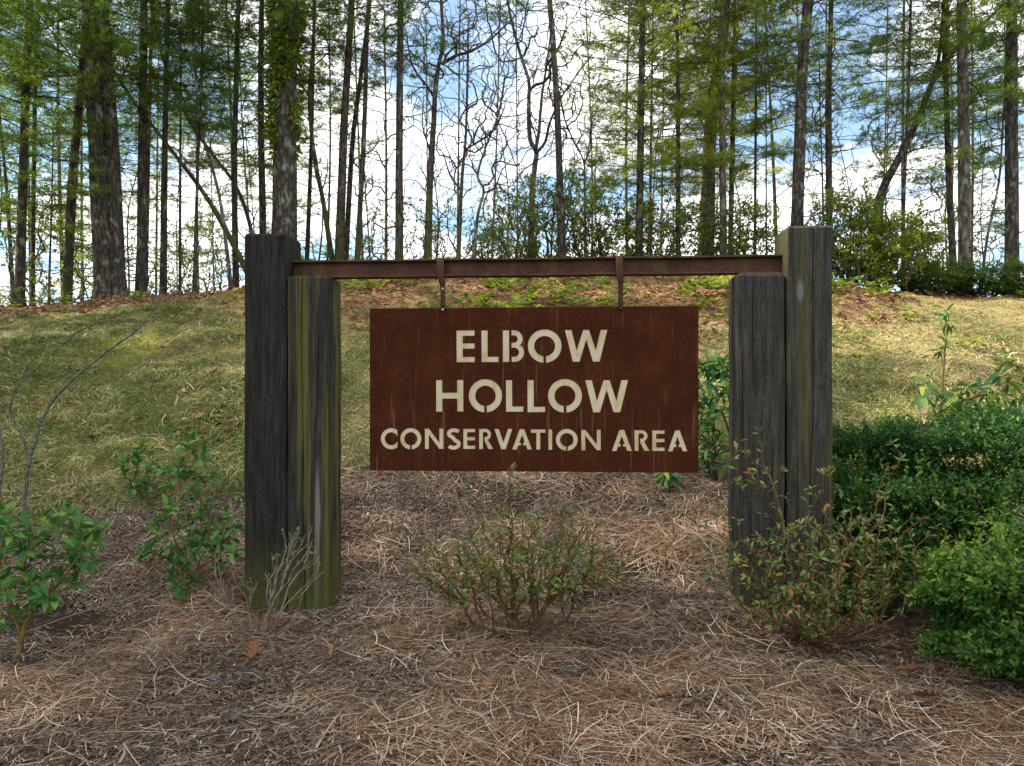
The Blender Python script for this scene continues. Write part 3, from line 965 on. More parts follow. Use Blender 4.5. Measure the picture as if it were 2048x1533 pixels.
def isect(p, q, r_, s_):
    (x1, y1), (x2, y2), (x3, y3), (x4, y4) = p, q, r_, s_
    dn = (x1 - x2) * (y3 - y4) - (y1 - y2) * (x3 - x4)
    a_, b_ = x1 * y2 - y1 * x2, x3 * y4 - y3 * x4
    return ((a_ * (x3 - x4) - (x1 - x2) * b_) / dn, (a_ * (y3 - y4) - (y1 - y2) * b_) / dn)


def glyph(ch, w, h):
    """stencil capitals, y up, one or two closed outlines without islands"""
    t_ = .200 * h
    a_ = .170 * h
    if ch == 'E':
        m0 = .5 * h - a_ / 2 + .01 * h
        return [[(0, 0), (w, 0), (w, a_), (t_, a_), (t_, m0), (w, m0), (w, m0 + a_), (t_, m0 + a_), (t_, h - a_), (w, h - a_), (w, h), (0, h)]]
    if ch == 'L':
        return [[(0, 0), (w, 0), (w, a_), (t_, a_), (t_, h), (0, h)]]
    if ch == 'H':
        m0 = .41 * h
        a2 = .19 * h
        return [[(0, 0), (t_, 0), (t_, m0), (w - t_, m0), (w - t_, 0), (w, 0), (w, h), (w - t_, h), (w - t_, m0 + a2), (t_, m0 + a2), (t_, h), (0, h)]]
    if ch == 'I':
        return [[(0, 0), (w, 0), (w, h), (0, h)]]
    if ch == 'T':
        c_ = w / 2
        return [[(c_ - t_/2, 0), (c_ + t_/2, 0), (c_ + t_/2, h - a_), (w, h - a_), (w, h), (0, h), (0, h - a_), (c_ - t_/2, h - a_)]]
    if ch == 'O':
        g = math.degrees(math.asin(.035 * h / (h / 2)))
        rx, ry = w / 2, h / 2
        gi = math.degrees(math.asin(min(.9, .035 * h / (h / 2 - t_))))
        return [arc(rx, ry, rx, ry, -90 + g, 270 - g, 44) + arc(rx, ry, rx - t_, ry - t_, 270 - gi, -90 + gi, 40)]
    if ch == 'C':
        ry = h / 2
        ri = ry - t_
        cx = ry
        a1 = math.degrees(math.acos(min(1, (w - cx) / ry)))
        a2 = math.degrees(math.acos(min(1, (w - cx) / ri))) if (w - cx) < ri else 10
        return [arc(cx, ry, ry, ry, a1, 360 - a1, 36) + arc(cx, ry, ri, ri, 360 - a2, a2, 32)]
    if ch == 'S':
        r1 = .25 * h
        p = []
        cx = w * .52
        rx1, rx2 = w * .40, w * .40
        up = arc(cx + .02 * w, h - r1 - t_ * .02, rx1, r1 - t_ * .45, 28, 262, 18)
        lo = arc(cx - .02 * w, r1 + t_ * .02, rx2, r1 - t_ * .40, 82, -152, 18)
        p = np.array(up[:-1] + lo[1:])
        tg = np.gradient(p, axis=0)
        tg /= np.linalg.norm(tg, axis=1, keepdims=True)
        nm = np.column_stack([-tg[:, 1], tg[:, 0]])
        return [[tuple(q) for q in (p + nm * t_ * .47)] + [tuple(q) for q in (p - nm * t_ * .47)[::-1]]]
    if ch == 'N':
        k = t_ * 1.06
        l1 = ((0, h), (w - k * .9, 0))
        dxd = k * 1.18
        pa = isect((0 + k * .98, h), (w, 0 + .03 * h), (w - t_, 0), (w - t_, h))
        pb = isect((0, h - .02 * h), (w - k * .98, 0), (t_, 0), (t_, h))
        return [[(0, 0), (t_, 0), pb, (w - k * .98, 0), (w, 0), (w, h), (w - t_, h), pa, (k * .98, h), (0, h)]]
    if ch == 'V':
        s_ = t_ * 1.12
        m0, m1 = w/2 - s_/2, w/2 + s_/2
        nt = isect((s_, h), (m1, 0), (w - s_, h), (m0, 0))
        return [[(m0, 0), (m1, 0), (w, h), (w - s_, h), nt, (s_, h), (0, h)]]
    if ch == 'W':
        s_ = .158 * w
        b1_, b2_ = .185 * w, w - .185 * w - s_
        m0, m1 = w/2 - s_/2 * .9, w/2 + s_/2 * .9
        nl = isect((s_, h), (b1_ + s_, 0), (m0, h), (b1_, 0))
        nr = isect((w - s_, h), (b2_, 0), (m1, h), (b2_ + s_, 0))
        nc = isect((m1, h), (b1_ + s_, 0), (m0, h), (b2_, 0))
        return [[(b1_, 0), (b1_ + s_, 0), nc, (b2_, 0), (b2_ + s_, 0), (w, h), (w - s_, h), nr, (m1, h), (m0, h), nl, (s_, h), (0, h)]]
    if ch == 'A':
        s_ = t_ * 1.12
        q0, q1 = w/2 - s_/2, w/2 + s_/2
        ap = isect((s_, 0), (q1, h), (w - s_, 0), (q0, h))
        il = lambda y_: isect((s_, 0), (q1, h), (0, y_), (1, y_))
        ir = lambda y_: isect((w - s_, 0), (q0, h), (0, y_), (1, y_))
        c0, c1, g = .20 * h, .345 * h, .055 * h
        return [[(0, 0), (s_, 0), il(c0), (w/2 - g, c0), (w/2 - g, c1), il(c1), ap, ir(c1), (w/2 + g, c1), (w/2 + g, c0), ir(c0), (w - s_, 0), (w, 0), (q1, h), (q0, h)]]
    if ch == 'B':
        ts, g = .205 * h, .07 * h
        xb = ts + g
        at = .165 * h
        ym = .53 * h
        r1, r2 = (h - ym + at * .5) / 2, (ym + at * .5) / 2
        x1, x2 = w - .04 * h - r1, w - r2
        st = [(0, 0), (ts, 0), (ts, h), (0, h)]
        bw = [(xb, h)] + arc(x1, h - r1, r1, r1, 90, -50, 12) + arc(x2, r2, r2, r2, 52, -90, 12) + [(xb, 0), (xb, at)] \
            + arc(x2, r2, r2 - at, r2 - at, -90, 90, 10) + [(xb, 2 * r2 - at), (xb, h - 2 * r1 + at)] + arc(x1, h - r1, r1 - at, r1 - at, -90, 90, 10) + [(xb, h - at)]
        return [st, bw]
    if ch == 'R':
        g, at = .07 * h, .165 * h
        r1 = .285 * h
        bx = w - .10 * h - r1
        s_ = t_ * 1.25
        yl = h - 2 * r1
        return [[(0, 0), (t_, 0), (t_, h - at)] + [(bx, h - at)] + arc(bx, h - r1, r1 - at, r1 - at, 90, -90, 10)[1:] + [(t_ + g, yl + at), (t_ + g, yl - .02 * h), (w - s_, 0), (w, 0), (bx + .12 * h, yl + .03 * h)]
                + arc(bx, h - r1, r1, r1, -62, 90, 14) + [(0, h)]]


LET = [('E', 561, 176, 668, 361), ('L', 707, 176, 808, 361), ('B', 832, 176, 957, 361), ('O', 978, 172, 1177, 367), ('W', 1196, 176, 1446, 362),
       ('H', 440, 464, 600, 648), ('O', 631, 460, 827, 654), ('L', 849, 466, 951, 651), ('L', 975, 466, 1079, 654), ('O', 1095, 461, 1295, 658), ('W', 1313, 469, 1566, 657),
       ('C', 115, 742, 213, 866), ('O', 229, 742, 353, 867), ('N', 373, 746, 482, 865), ('S', 502, 744, 580, 869), ('E', 598, 749, 668, 866), ('R', 690, 749, 773, 867),
       ('V', 780, 750, 886, 869), ('A', 884, 752, 1000, 871), ('T', 994, 754, 1080, 873), ('I', 1096, 755, 1119, 874), ('O', 1140, 752, 1269, 880), ('N', 1289, 758, 1404, 878),
       ('A', 1468, 759, 1586, 883), ('R', 1601, 762, 1690, 883), ('E', 1705, 764, 1778, 884), ('A', 1796, 764, 1911, 887)]


def fill(polys, ext):
    """filled flat outlines (with holes by even-odd) -> verts, faces, extruded +-ext along local z"""
    cu = bpy.data.curves.new('outline', 'CURVE')
    cu.dimensions = '2D'
    cu.fill_mode = 'BOTH'
    cu.extrude = ext
    for p in polys:
        s_ = cu.splines.new('POLY')
        s_.points.add(len(p) - 1)
        for q, (x_, y_) in zip(s_.points, p):
            q.co = (x_, y_, 0, 1)
        s_.use_cyclic_u = True
    ob = bpy.data.objects.new('outline', cu)
    COL.objects.link(ob)
    dg = bpy.context.evaluated_depsgraph_get()
    me_ = bpy.data.meshes.new_from_object(ob.evaluated_get(dg))
    bpy.data.objects.remove(ob)
    bpy.data.curves.remove(cu)
    # outline plane xy -> sign plane xz, facing -y
    me_.transform(Matrix.Rotation(R(90), 4, 'X'))
    return me_


def inset_poly(p, e):
    p = np.array(p)
    a = np.roll(p, 1, 0)
    b_ = np.roll(p, -1, 0)
    area = np.sum(p[:, 0] * b_[:, 1] - b_[:, 0] * p[:, 1])
    sgn = 1 if area > 0 else -1
    n1 = unit(np.column_stack([-(p - a)[:, 1], (p - a)[:, 0]])) * sgn
    n2 = unit(np.column_stack([-(b_ - p)[:, 1], (b_ - p)[:, 0]])) * sgn
    return p + unit(n1 + n2) * e


holes, letters = [], []
for ch, x0, y0, x1, y1 in LET:
    w_, h_ = x1 - x0, y1 - y0
    lp = []
    for poly in glyph(ch, float(w_), float(h_)):
        lp.append([tuple(sp(x0 + px_, y1 - py_)) for px_, py_ in poly])
    letters.append((ch, lp))
    holes += lp
outer = [(-PW/2, -PH/2), (PW/2, -PH/2), (PW/2, PH/2), (-PW/2, PH/2)]
pm = fill([outer] + holes, PT / 2)
pm.name = 'face_plate'
pm.materials.append(M['rust'])
link('face_plate', pm, sign)
words = ['ELBOW'] * 5 + ['HOLLOW'] * 6 + ['CONSERVATION'] * 12 + ['AREA'] * 4
for (ch, lp), wd in zip(letters, words):
    lm = fill([inset_poly(p, .0004) for p in lp], .0015)
    lm.name = 'letter'
    lm.materials.append(M['cream'])
    lo = link('letter', lm, sign, (0, .0008, 0))
    lo['label'] = 'cream stencil letter %s of the word %s' % (ch, wd)


def box_v(x0, x1, y0, y1, z0, z1):
    V = np.array([(x, y, z) for x in (x0, x1) for y in (y0, y1) for z in (z0, z1)], float)
    Q = np.array([(0, 1, 3, 2), (4, 6, 7, 5), (0, 4, 5, 1), (2, 3, 7, 6), (0, 2, 6, 4), (1, 5, 7, 3)])
    return V, Q


V, Q = box_v(-PW/2 + .006, PW/2 - .006, PT/2 + .0015, PT/2 + .006, -PH/2 + .006, PH/2 - .006)
link('backing_panel', make_mesh('backing_panel', V, None, Q, None, False, M['rust']), sign)


def rivet_mesh(r_=.0065, hgt=.004):
    mb = MB()
    prof_ = [(r_, 0), (r_ * .92, hgt * .55), (r_ * .55, hgt * .95)]
    V = [(rr * math.cos(a_), -zz, rr * math.sin(a_)) for rr, zz in prof_ for a_ in np.arange(10) * math.pi / 5] + [(0, -hgt, 0)]
    Q = [(i * 10 + j, i * 10 + (j + 1) % 10, (i + 1) * 10 + (j + 1) % 10, (i + 1) * 10 + j) for i in range(2) for j in range(10)]
    T = [(20 + j, 20 + (j + 1) % 10, 30) for j in range(10)]
    mb.add(V, T, Q)
    return mb


rv = rivet_mesh().mesh('rivet', M['rust'])
for rx_, ry_ in ((98, 156), (1935, 155), (997, 155), (398, 522), (1047, 525), (1603, 533), (98, 885), (1930, 912), (993, 905)):
    q = sp(rx_, ry_)
    link('rivet', rv, sign, (q[0], -PT/2, q[1]))
# hangers: a flat strap hooked over the beam, its tail pinched to a narrow bar bolted behind the plate
bolt = rivet_mesh(.0075, .005).mesh('hanger_bolt', M['bolt'])
for hx, k in ((884.5, 1), (1239.0, 0)):
    p = on_plane(hx, .12)
    lx = float(np.dot(p - sc_, DV))
    zl = zb0 - (zt + zbm) / 2                            # beam underside in sign coordinates
    yb = .005                                           # beam centre behind the plate
    ztp = zl + bh
    y_f = yb - bw_/2 - .004
    path = [(0, yb + bw_/2 + .004, ztp - .05, .019, 0), (0, yb + bw_/2 + .004, ztp - .002, .019, 0), (0, yb + bw_/2 - .004, ztp + .0045, .019, 0), (0, yb - bw_/2 + .004, ztp + .0045, .019, 0),
            (0, y_f, ztp - .003, .019, 0), (0, y_f - .003, ztp - .03, .019, 0), (0, y_f - .003, zl + .02, .019, 0), (.004, y_f + .002, zl - .008, .0185, 0), (.008, -.022, zl - .035, .017, .2),
            (.009, -.012, zl - .055, .0135, .35), (.009, -.007, zl - .075, .0125, .3), (.009, -.0062, PH/2 + .05, .0125, .1), (.009, -.0062, PH/2 - .02, .0125, 0)]
    V = []
    pts = np.array([q[:3] for q in path])
    tg = unit(np.gradient(pts, axis=0))
    for (x_, y_, z_, hw_, tw), tt in zip(path, tg):
        sd = np.array([math.cos(tw), math.sin(tw), 0])
        nn = unit(np.cross(sd, tt))
        c_ = np.array([x_, y_, z_])
        for sx, sn in ((-1, -1), (1, -1), (1, 1), (-1, 1)):
            V.append(c_ + sd * hw_ * sx + nn * .0022 * sn)
    n_ = len(path)
    Q = [(i * 4 + j, i * 4 + (j + 1) % 4, (i + 1) * 4 + (j + 1) % 4, (i + 1) * 4 + j) for i in range(n_ - 1) for j in range(4)] + [(3, 2, 1, 0), tuple((n_ - 1) * 4 + q for q in range(4))]
    hg = link('hanger', make_mesh('hanger', V, None, Q, None, False, M['rust_beam']), sign, (lx - .004, 0, 0))
    for bx_ in ((.009, -.0084, PH/2 - .010), (.009, -.012, zl - .066)):
        link('bolt', bolt, hg, bx_, mat=M['bolt'] if k else M['rust_beam'])

# ------------------------------------------------------------------ branching skeletons


def grow(paths, targets, step=.08, a=.45, jit=.12, tip=.0012, power=.5, rmax=None, back=.25):
    """stems: start polylines [(pts, radius)], then every target is joined to the nearest fitting point.
    returns a list of (points, radii) tubes and the last direction at each target"""
    pos, par, pl, dr = [], [], [], []
    for pts in paths:
        pts = np.asarray(pts, float)
        for i, p in enumerate(pts):
            par.append(len(pos) - 1 if i else -1)
            pl.append(0 if i == 0 else pl[-1] + np.linalg.norm(p - pos[-1]))
            dr.append(unit(p - pts[i - 1]) if i else unit(pts[1] - pts[0]))
            pos.append(p)
    root = np.asarray(paths[0][0])
    order = np.argsort([np.linalg.norm(q - root) for q in targets])
    tips = {}
    P = np.zeros((len(pos) + 12 * len(targets) * 4, 3))
    D = np.zeros_like(P)
    L = np.zeros(len(P))
    n = len(pos)
    P[:n], D[:n], L[:n] = np.array(pos), np.array(dr), np.array(pl)
    for ti in order:
        tg = np.asarray(targets[ti])
        v = tg - P[:n]
        d = np.linalg.norm(v, axis=1) + 1e-6
        cs = (v * D[:n]).sum(1) / d
        cost = d * (1 + np.clip(back - cs, 0, 2) * 1.6) + a * L[:n] * .5
        k = int(np.argmin(cost))
        dist = d[k]
        m_ = max(2, min(9, int(dist / step)))
        p0 = P[k]
        c_ = p0 + unit(D[k] * .55 + v[k] / dist * .5) * dist * .45
        s_ = (np.arange(1, m_ + 1) / m_)[:, None]
        q = (1 - s_) ** 2 * p0 + 2 * s_ * (1 - s_) * c_ + s_ ** 2 * tg
        q[:-1] += rng.normal(0, jit * dist / m_ * .5, (m_ - 1, 3))
        prev = k
        for r_ in q:
            par.append(prev)
            P[n] = r_
            D[n] = unit(r_ - P[prev])
            L[n] = L[prev] + np.linalg.norm(r_ - P[prev])
            prev = n
            n += 1
        tips[ti] = prev
    cnt = np.zeros(n)
    for ti in tips:
        cnt[tips[ti]] += 1
    kids = [[] for _ in range(n)]
    for i in range(n - 1, -1, -1):
        if par[i] >= 0:
            cnt[par[i]] += cnt[i]
            kids[par[i]].append(i)
    cnt = np.maximum(cnt, .6)
    rad = tip * cnt ** power
    if rmax:
        rad = np.minimum(rad, rmax)
    tubes = []
    stack = [i for i in range(n) if par[i] < 0]
    while stack:
        s_ = stack.pop()
        ch = [par[s_], s_] if par[s_] >= 0 else [s_]
        while kids[ch[-1]]:
            ks = sorted(kids[ch[-1]], key=lambda z_: -cnt[z_])
            stack += ks[1:]
            ch.append(ks[0])
        if len(ch) > 1:
            rr = rad[ch].copy()
            if par[s_] >= 0:
                rr[0] = rr[1]
            tubes.append((P[ch], rr))
    return tubes, np.array([D[tips[i]] for i in range(len(targets))]) if len(targets) else None


def tubes_mesh(name, tubes, mat, sides=(3, 5, 8), thr=(.004, .02)):
    mb = MB()
    for p, r_ in tubes:
        k = sides[0] if r_[0] < thr[0] else sides[1] if r_[0] < thr[1] else sides[2]
        mb.tube(p, r_, k)
    return mb.mesh(name, mat)


def whorl(dirs, n, spread=(.5, 1.1), up=.25):
    """leaf directions fanned round a shoot direction"""
    out_ = []
    for d in dirs:
        d = unit(d + np.array([0, 0, up]))
        ref = np.array([1., 0, 0]) if abs(d[0]) < .8 else np.array([0, 1., 0])
        u = unit(np.cross(d, ref))
        v = np.cross(d, u)
        a0 = rng.uniform(0, 6.28)
        for q in range(n):
            an = a0 + q * 2.399
            sp_ = rng.uniform(*spread)
            out_.append(d * math.cos(sp_) + (u * math.cos(an) + v * math.sin(an)) * math.sin(sp_))
    return np.array(out_)


def leafy(name, label, cat, base, paths, targets, mat_stem, leaf_meshes, n_leaf, size, spread, group=None, tip=.0016, up=.25, jit=.12,
          droop=0.0, max_parts=300, step=.06, power=.45, mat_leaf=None, stems_name='stems', a=.45, back_off=.02, skip=0.0):
    """a shrub: stems as one part, every leaf a part (past the limit, one stuff part)"""
    t = thing(name, label, cat, tuple(float(q) for q in base), group)
    base = np.asarray(base, float)
    tubes, dirs = grow(paths, targets, step=step, jit=jit, tip=tip, power=power, a=a)
    link(stems_name, tubes_mesh(stems_name, [(p - base, r_) for p, r_ in tubes], mat_stem), t)
    targets = np.asarray(targets)
    nl = max(1, n_leaf)
    d = whorl(dirs, nl, spread, up)
    d[:, 2] -= droop
    d = unit(d)
    pos = np.repeat(targets, nl, 0) - np.repeat(dirs, nl, 0) * rng.uniform(0, back_off * 2.5, (len(targets) * nl, 1)) + d * back_off * .2
    if skip:
        k_ = rng.uniform(0, 1, len(pos)) > skip
        d, pos = d[k_], pos[k_]
    s_ = rng.uniform(size[0], size[1], len(pos))
    upv = unit(np.stack([rng.normal(0, .35, len(pos)), rng.normal(-.15, .35, len(pos)), np.ones(len(pos))], -1))
    Rm = frames(d, upv)
    # the leaves that show largest become parts
    order = np.argsort(-s_ / np.linalg.norm(pos - np.array([0, 0, CAMZ]), axis=1))
    for i in order[:max_parts]:
        o_ = bpy.data.objects.new('leaf', leaf_meshes[int(rng.integers(len(leaf_meshes)))])
        COL.objects.link(o_)
        o_.parent = t
        mm = np.eye(4)
        mm[:3, :3] = Rm[i] * s_[i]
        mm[:3, 3] = pos[i] - base
        o_.matrix_basis = Matrix(mm.tolist())
    rest = order[max_parts:]
    if len(rest):
        lt = leaf_template(.40, 3, .3, .25)
        mat_leaf = leaf_meshes[0].materials[0]
        V, T, Q, va_ = stamp(lt[0], lt[1], lt[2], Rm[rest], pos[rest] - base, s_[rest], np.clip(rng.normal(.5, .28, len(rest)), 0, 1))
        tag(link('small_leaves', make_mesh('small_leaves', V, T, Q, va_, True, mat_leaf), t), kind='stuff')
    return t


def leaf_set(name, mat, width, fold=.3, curl=.25, n_=4, nl=5, tipf=1.0, vals=(.15, .4, .65, .95)):
    res = []
    for k in range(n_):
        V, T, Q = leaf_template(width * (.9 + .07 * k), nl, fold * (.6 + .25 * k), curl * (.4 + .45 * k), tipf)
        V = V + np.random.default_rng(k).normal(0, .006, V.shape)
        res.append(make_mesh(name, V, T, Q, np.full(len(V), vals[k % len(vals)]), True, mat))
    return res


LF_RHODO = leaf_set('rhododendron_leaf', M['rhodo'], .40, .25, .3)
LF_BIG = leaf_set('large_leaf', M['rhodo_big'], .30, .35, .25, vals=(.2, .45, .6, .9))
LF_AZ = leaf_set('azalea_leaf', M['azalea'], .42, .3, .3, nl=3, vals=(.2, .4, .55, .8))


def more(lst, n, j):
    return list(lst) + [(lst[k % len(lst)][0] + rng.normal(0, j), lst[k % len(lst)][1] + rng.normal(0, j * .8)) for k in range(n)]


def px_targets(lst, D0, spread_d=.18):
    """shoot tips given as photo pixels, each at its own distance"""
    return np.array([unproj(px, py, D0 + (q[0] if q else rng.uniform(-spread_d, spread_d))) for px, py, *q in lst])


def fan(base, n, h, r_, bend=.3):
    """start stems fanned out of one root"""
    res = []
    for k in range(n):
        a_ = 2 * math.pi * (k + rng.uniform(-.3, .3)) / n
        d = np.array([math.cos(a_) * r_, math.sin(a_) * r_ * .8, h * rng.uniform(.75, 1.1)])
        b0 = np.asarray(base) + np.array([math.cos(a_), math.sin(a_), 0]) * .02
        b0[2] -= .02
        s_ = np.linspace(0, 1, 5)[:, None]
        res.append(b0 + d * s_ + np.array([math.cos(a_), math.sin(a_), 0]) * bend * r_ * s_ ** 2 + rng.normal(0, .006, (5, 3)) * s_)
    return res


# ---- broad-leaved shrub at the left edge
bp = hit(12, 1325)
tl = [(15, 1150), (60, 1050), (45, 1100), (95, 1035), (130, 1020), (165, 1055), (190, 1045), (205, 1075), (20, 1085), (75, 1110), (110, 1100), (150, 1095), (180, 1105), (35, 1175), (90, 1150), (130, 1140),
      (60, 1195), (100, 1190), (5, 1100), (0, 1180), (20, 1220), (135, 1060), (70, 1080), (48, 1135), (120, 1160), (85, 1205), (-15, 1060), (-20, 1140), (160, 1120), (95, 1075), (30, 1050), (5, 1035)]
leafy('rhododendron_shrub', 'glossy green broad-leaved shrub cut by the left edge of the picture', 'shrub', bp, fan(bp, 5, .18, .10, .5), px_targets(more(tl, 36, 18), 3.3, .16),
      M['green_stem'], LF_RHODO, 8, (.048, .076), (.5, 1.25), a=1.3, tip=.0018, jit=.05, droop=.05)

# ---- taller shrub left of the mossy posts
bp = hit(372, 1182)
tl = [(383, 895), (360, 925), (405, 925), (372, 955), (345, 945), (415, 960), (390, 985), (365, 1000), (410, 1010), (395, 1035), (345, 1015), (318, 1035), (335, 1060), (365, 1050), (380, 1075), (420, 1050),
      (440, 1060), (445, 1085), (415, 1090), (340, 1095), (310, 1075), (320, 1110), (360, 1110), (395, 1105), (375, 1130), (345, 1125), (425, 1115), (330, 1085), (405, 1070), (450, 1040), (465, 1105), (440, 1130), (350, 1165), (385, 1160), (430, 1090), (470, 1075)]
leafy('rhododendron_shrub', 'upright green broad-leaved shrub just left of the tall mossy-footed post', 'shrub', bp, fan(bp, 4, .3, .06, .4), px_targets(more(tl, 40, 16), float(bp[1]), .16),
      M['green_stem'], LF_RHODO, 8, (.048, .076), (.45, 1.25), a=1.3, tip=.0018, jit=.05, droop=.05)

# ---- small round shrub on the bed edge
bp = hit(283, 1012)
tl = [(285, 890), (265, 905), (250, 920), (300, 905), (310, 925), (275, 925), (255, 940), (295, 945), (270, 955), (240, 930), (315, 945), (285, 965), (262, 975), (300, 970), (245, 950), (280, 908)]
leafy('small_shrub', 'small round dark green shrub on a bare stem at the lawn edge', 'shrub', bp, [np.linspace(bp - [0, 0, .03], bp + [0, 0, .16], 5) + rng.normal(0, .004, (5, 3))], px_targets(tl, float(bp[1]), .12),
      M['dark_twig'], LF_RHODO, 9, (.045, .072), (.5, 1.3), tip=.0015, jit=.05)

# ---- green leaves at the post's left edge
bp = hit(478, 1130)
bp[1] += .35
bp[2] = float(gz(bp[0], bp[1]))
tl = [(478, 985), (470, 1000), (482, 1015), (465, 1025), (476, 1045)]
leafy('small_shrub', 'sprig of green leaves half hidden behind the tall left post', 'shrub', bp, fan(bp, 2, .2, .03), px_targets(tl, float(bp[1]), .06), M['green_stem'], LF_RHODO, 6, (.04, .06), (.5, 1.2), jit=.05)

# ---- thin twiggy azalea before the mossy post
bp = hit(512, 1278)
tl = [(600, 1055), (612, 1070), (590, 1080), (625, 1080), (630, 1095), (585, 1105), (575, 1120), (560, 1130), (640, 1115), (570, 1145), (600, 1100), (555, 1110), (645, 1145), (530, 1150), (500, 1155), (485, 1170), (515, 1165),
      (470, 1165), (540, 1180), (455, 1130), (440, 1150), (430, 1120), (447, 1180), (465, 1200), (500, 1190), (570, 1200), (605, 1190), (440, 1095), (425, 1160), (595, 1065), (615, 1090), (605, 1120)]
leafy('twiggy_azalea', 'nearly bare grey twiggy azalea before the mossy short post', 'shrub', bp, fan(bp, 9, .10, .11, .6), px_targets(more(tl, 45, 16), float(bp[1]), .14),
      M['grey_stem'], LF_AZ, 4, (.014, .028), (.5, 1.3), tip=.0021, jit=.22, skip=.2, a=1.7)


def blob_targets(n, region, D0, dd, shell=.35):
    """shoot tips spread through the outline given in photo pixels (cx, cy, rx, ry)"""
    res = []
    while len(res) < n:
        v = rng.normal(0, 1, 3)
        v = v / np.linalg.norm(v) * rng.uniform(shell, 1) ** .6
        cx, cy, rx, ry = region
        res.append(unproj(cx + v[0] * rx, cy - v[1] * ry, D0 + v[2] * dd))
    return np.array(res)


# ---- azalea under the sign
bp = hit(1040, 1275)
tg = np.concatenate([blob_targets(400, (1045, 1140, 232, 84), float(bp[1]), .36, .2), blob_targets(60, (1060, 1060, 150, 60), float(bp[1]) + .1, .28),
                     px_targets([(1022, 940), (1018, 965), (1030, 985), (935, 985), (925, 1010), (945, 1000), (1130, 1010), (1145, 1040), (1160, 1020), (1215, 1045), (1205, 1075), (1245, 1130), (1265, 1105), (1255, 1160), (1235, 1110), (845, 1110), (835, 1140), (860, 1080), (1195, 1210), (1180, 1240), (1170, 1225), (850, 1170)], float(bp[1]), .15)])
tg = tg[(tg[:, 2] > gz(tg[:, 0], tg[:, 1]) + .08)]
leafy('azalea_bush', 'low spreading azalea with thinning olive leaves under the hanging sign', 'shrub', bp, fan(bp, 10, .10, .13, .6), tg,
      M['azalea_stem'], LF_AZ, 8, (.020, .037), (.4, 1.4), tip=.0015, jit=.2, a=1.2, mat_leaf=M['azalea'], skip=.12)

# ---- azalea at the foot of the right posts
bp = hit(1650, 1290)
tg = np.concatenate([blob_targets(380, (1650, 1140, 255, 120), float(bp[1]), .34, .2), blob_targets(70, (1620, 1220, 150, 60), float(bp[1]) - .15, .2),
                     px_targets(more([(1523, 890), (1505, 960), (1545, 965), (1530, 940), (1462, 910), (1470, 960), (1440, 1010), (1450, 1050), (1655, 940), (1640, 985), (1665, 1010), (1615, 1000), (1780, 880), (1775, 930), (1770, 985), (1790, 1010), (1700, 1000), (1720, 1040), (1830, 1030),
                                 (1860, 1070), (1900, 1090), (1400, 1050), (1395, 1080), (1420, 1105), (1385, 1040), (1870, 1050), (1690, 1330), (1740, 1320), (1790, 1345), (1580, 1060), (1560, 1020), (1410, 1135)], 40, 26), float(bp[1]), .2)])
tg = tg[(tg[:, 2] > gz(tg[:, 0], tg[:, 1]) + .05)]
leafy('azalea_bush', 'wide open azalea with orange brown twigs before the right posts', 'shrub', bp, fan(bp, 12, .14, .16, .6), tg,
      M['azalea_stem'], LF_AZ, 6, (.022, .040), (.4, 1.3), tip=.0016, jit=.17, a=1.1, mat_leaf=M['azalea'], skip=.12)

# ---- small azalea shoots between sign and right post
bp = hit(1318, 1140)
tl = [(1345, 1085), (1330, 1105), (1355, 1070), (1365, 1110), (1310, 1110), (1340, 1060), (1375, 1095)]
leafy('azalea_sprig', 'small azalea sprig with orange stems between centre bush and right post', 'shrub', bp, fan(bp, 3, .06, .05), px_targets(tl, float(bp[1]) - .05, .08), M['azalea_stem'], LF_AZ, 4, (.02, .034), (.4, 1.2), jit=.2)

# ---- dry seedling left of the sign
bp = hit(728, 955)
tl = [(722, 905), (715, 880), (735, 900), (740, 925), (718, 925), (726, 860)]
leafy('dry_seedling', 'leafless dry seedling just left of the lower sign corner', 'seedling', bp, [np.linspace(bp, bp + [0, 0, .06], 3)], px_targets(tl, float(bp[1]), .03), M['twig'], LF_AZ, 1, (.012, .02), (.4, 1.), skip=.6, tip=.0013)

# ---- rhododendron behind the sign's right edge
bp = hit(1432, 960)
tl = [(1410, 735), (1435, 722), (1450, 745), (1400, 770), (1425, 770), (1450, 785), (1395, 810), (1420, 815), (1445, 825), (1400, 850), (1430, 855), (1415, 885), (1440, 890), (1425, 920), (1405, 905), (1460, 870), (1470, 800), (1480, 760), (1375, 800), (1370, 850), (1380, 900), (1450, 925), (1340, 950), (1325, 945), (1360, 948), (1385, 740)]
leafy('rhododendron_shrub', 'large-leaved rhododendron between the sign and the short right post', 'shrub', bp, fan(bp, 4, .3, .08, .5), px_targets(more(tl, 12, 14), float(bp[1]), .18),
      M['dark_twig'], LF_BIG, 10, (.09, .135), (.8, 1.5), tip=.0028, jit=.05, droop=.18)

# ---- rhododendrons at the right behind the boxwood
bp = np.array([2.95, 5.1, float(gz(2.95, 5.1))])
tl = [(1860, 762), (1840, 790), (1880, 780), (1905, 790), (1930, 800), (1960, 770), (1990, 745), (2020, 760), (2045, 750), (1975, 790), (2010, 790), (2040, 800), (2000, 820), (2035, 840), (1950, 820), (2060, 780), (2020, 870), (2045, 890), (1985, 850), (1940, 770), (1915, 815), (1870, 815)]
leafy('rhododendron_shrub', 'drooping large-leaved rhododendron rising behind the boxwood at right edge', 'shrub', bp, fan(bp, 5, .3, .2, .6), px_targets(tl, 5.0, .2),
      M['green_stem'], LF_BIG, 8, (.085, .13), (.9, 1.6), tip=.003, jit=.05, droop=.25)
bp = np.array([3.02, 5.35, float(gz(3.02, 5.35))])
tl = [(1890, 620), (1897, 640), (1885, 690), (1895, 685), (1880, 705), (1892, 645)]
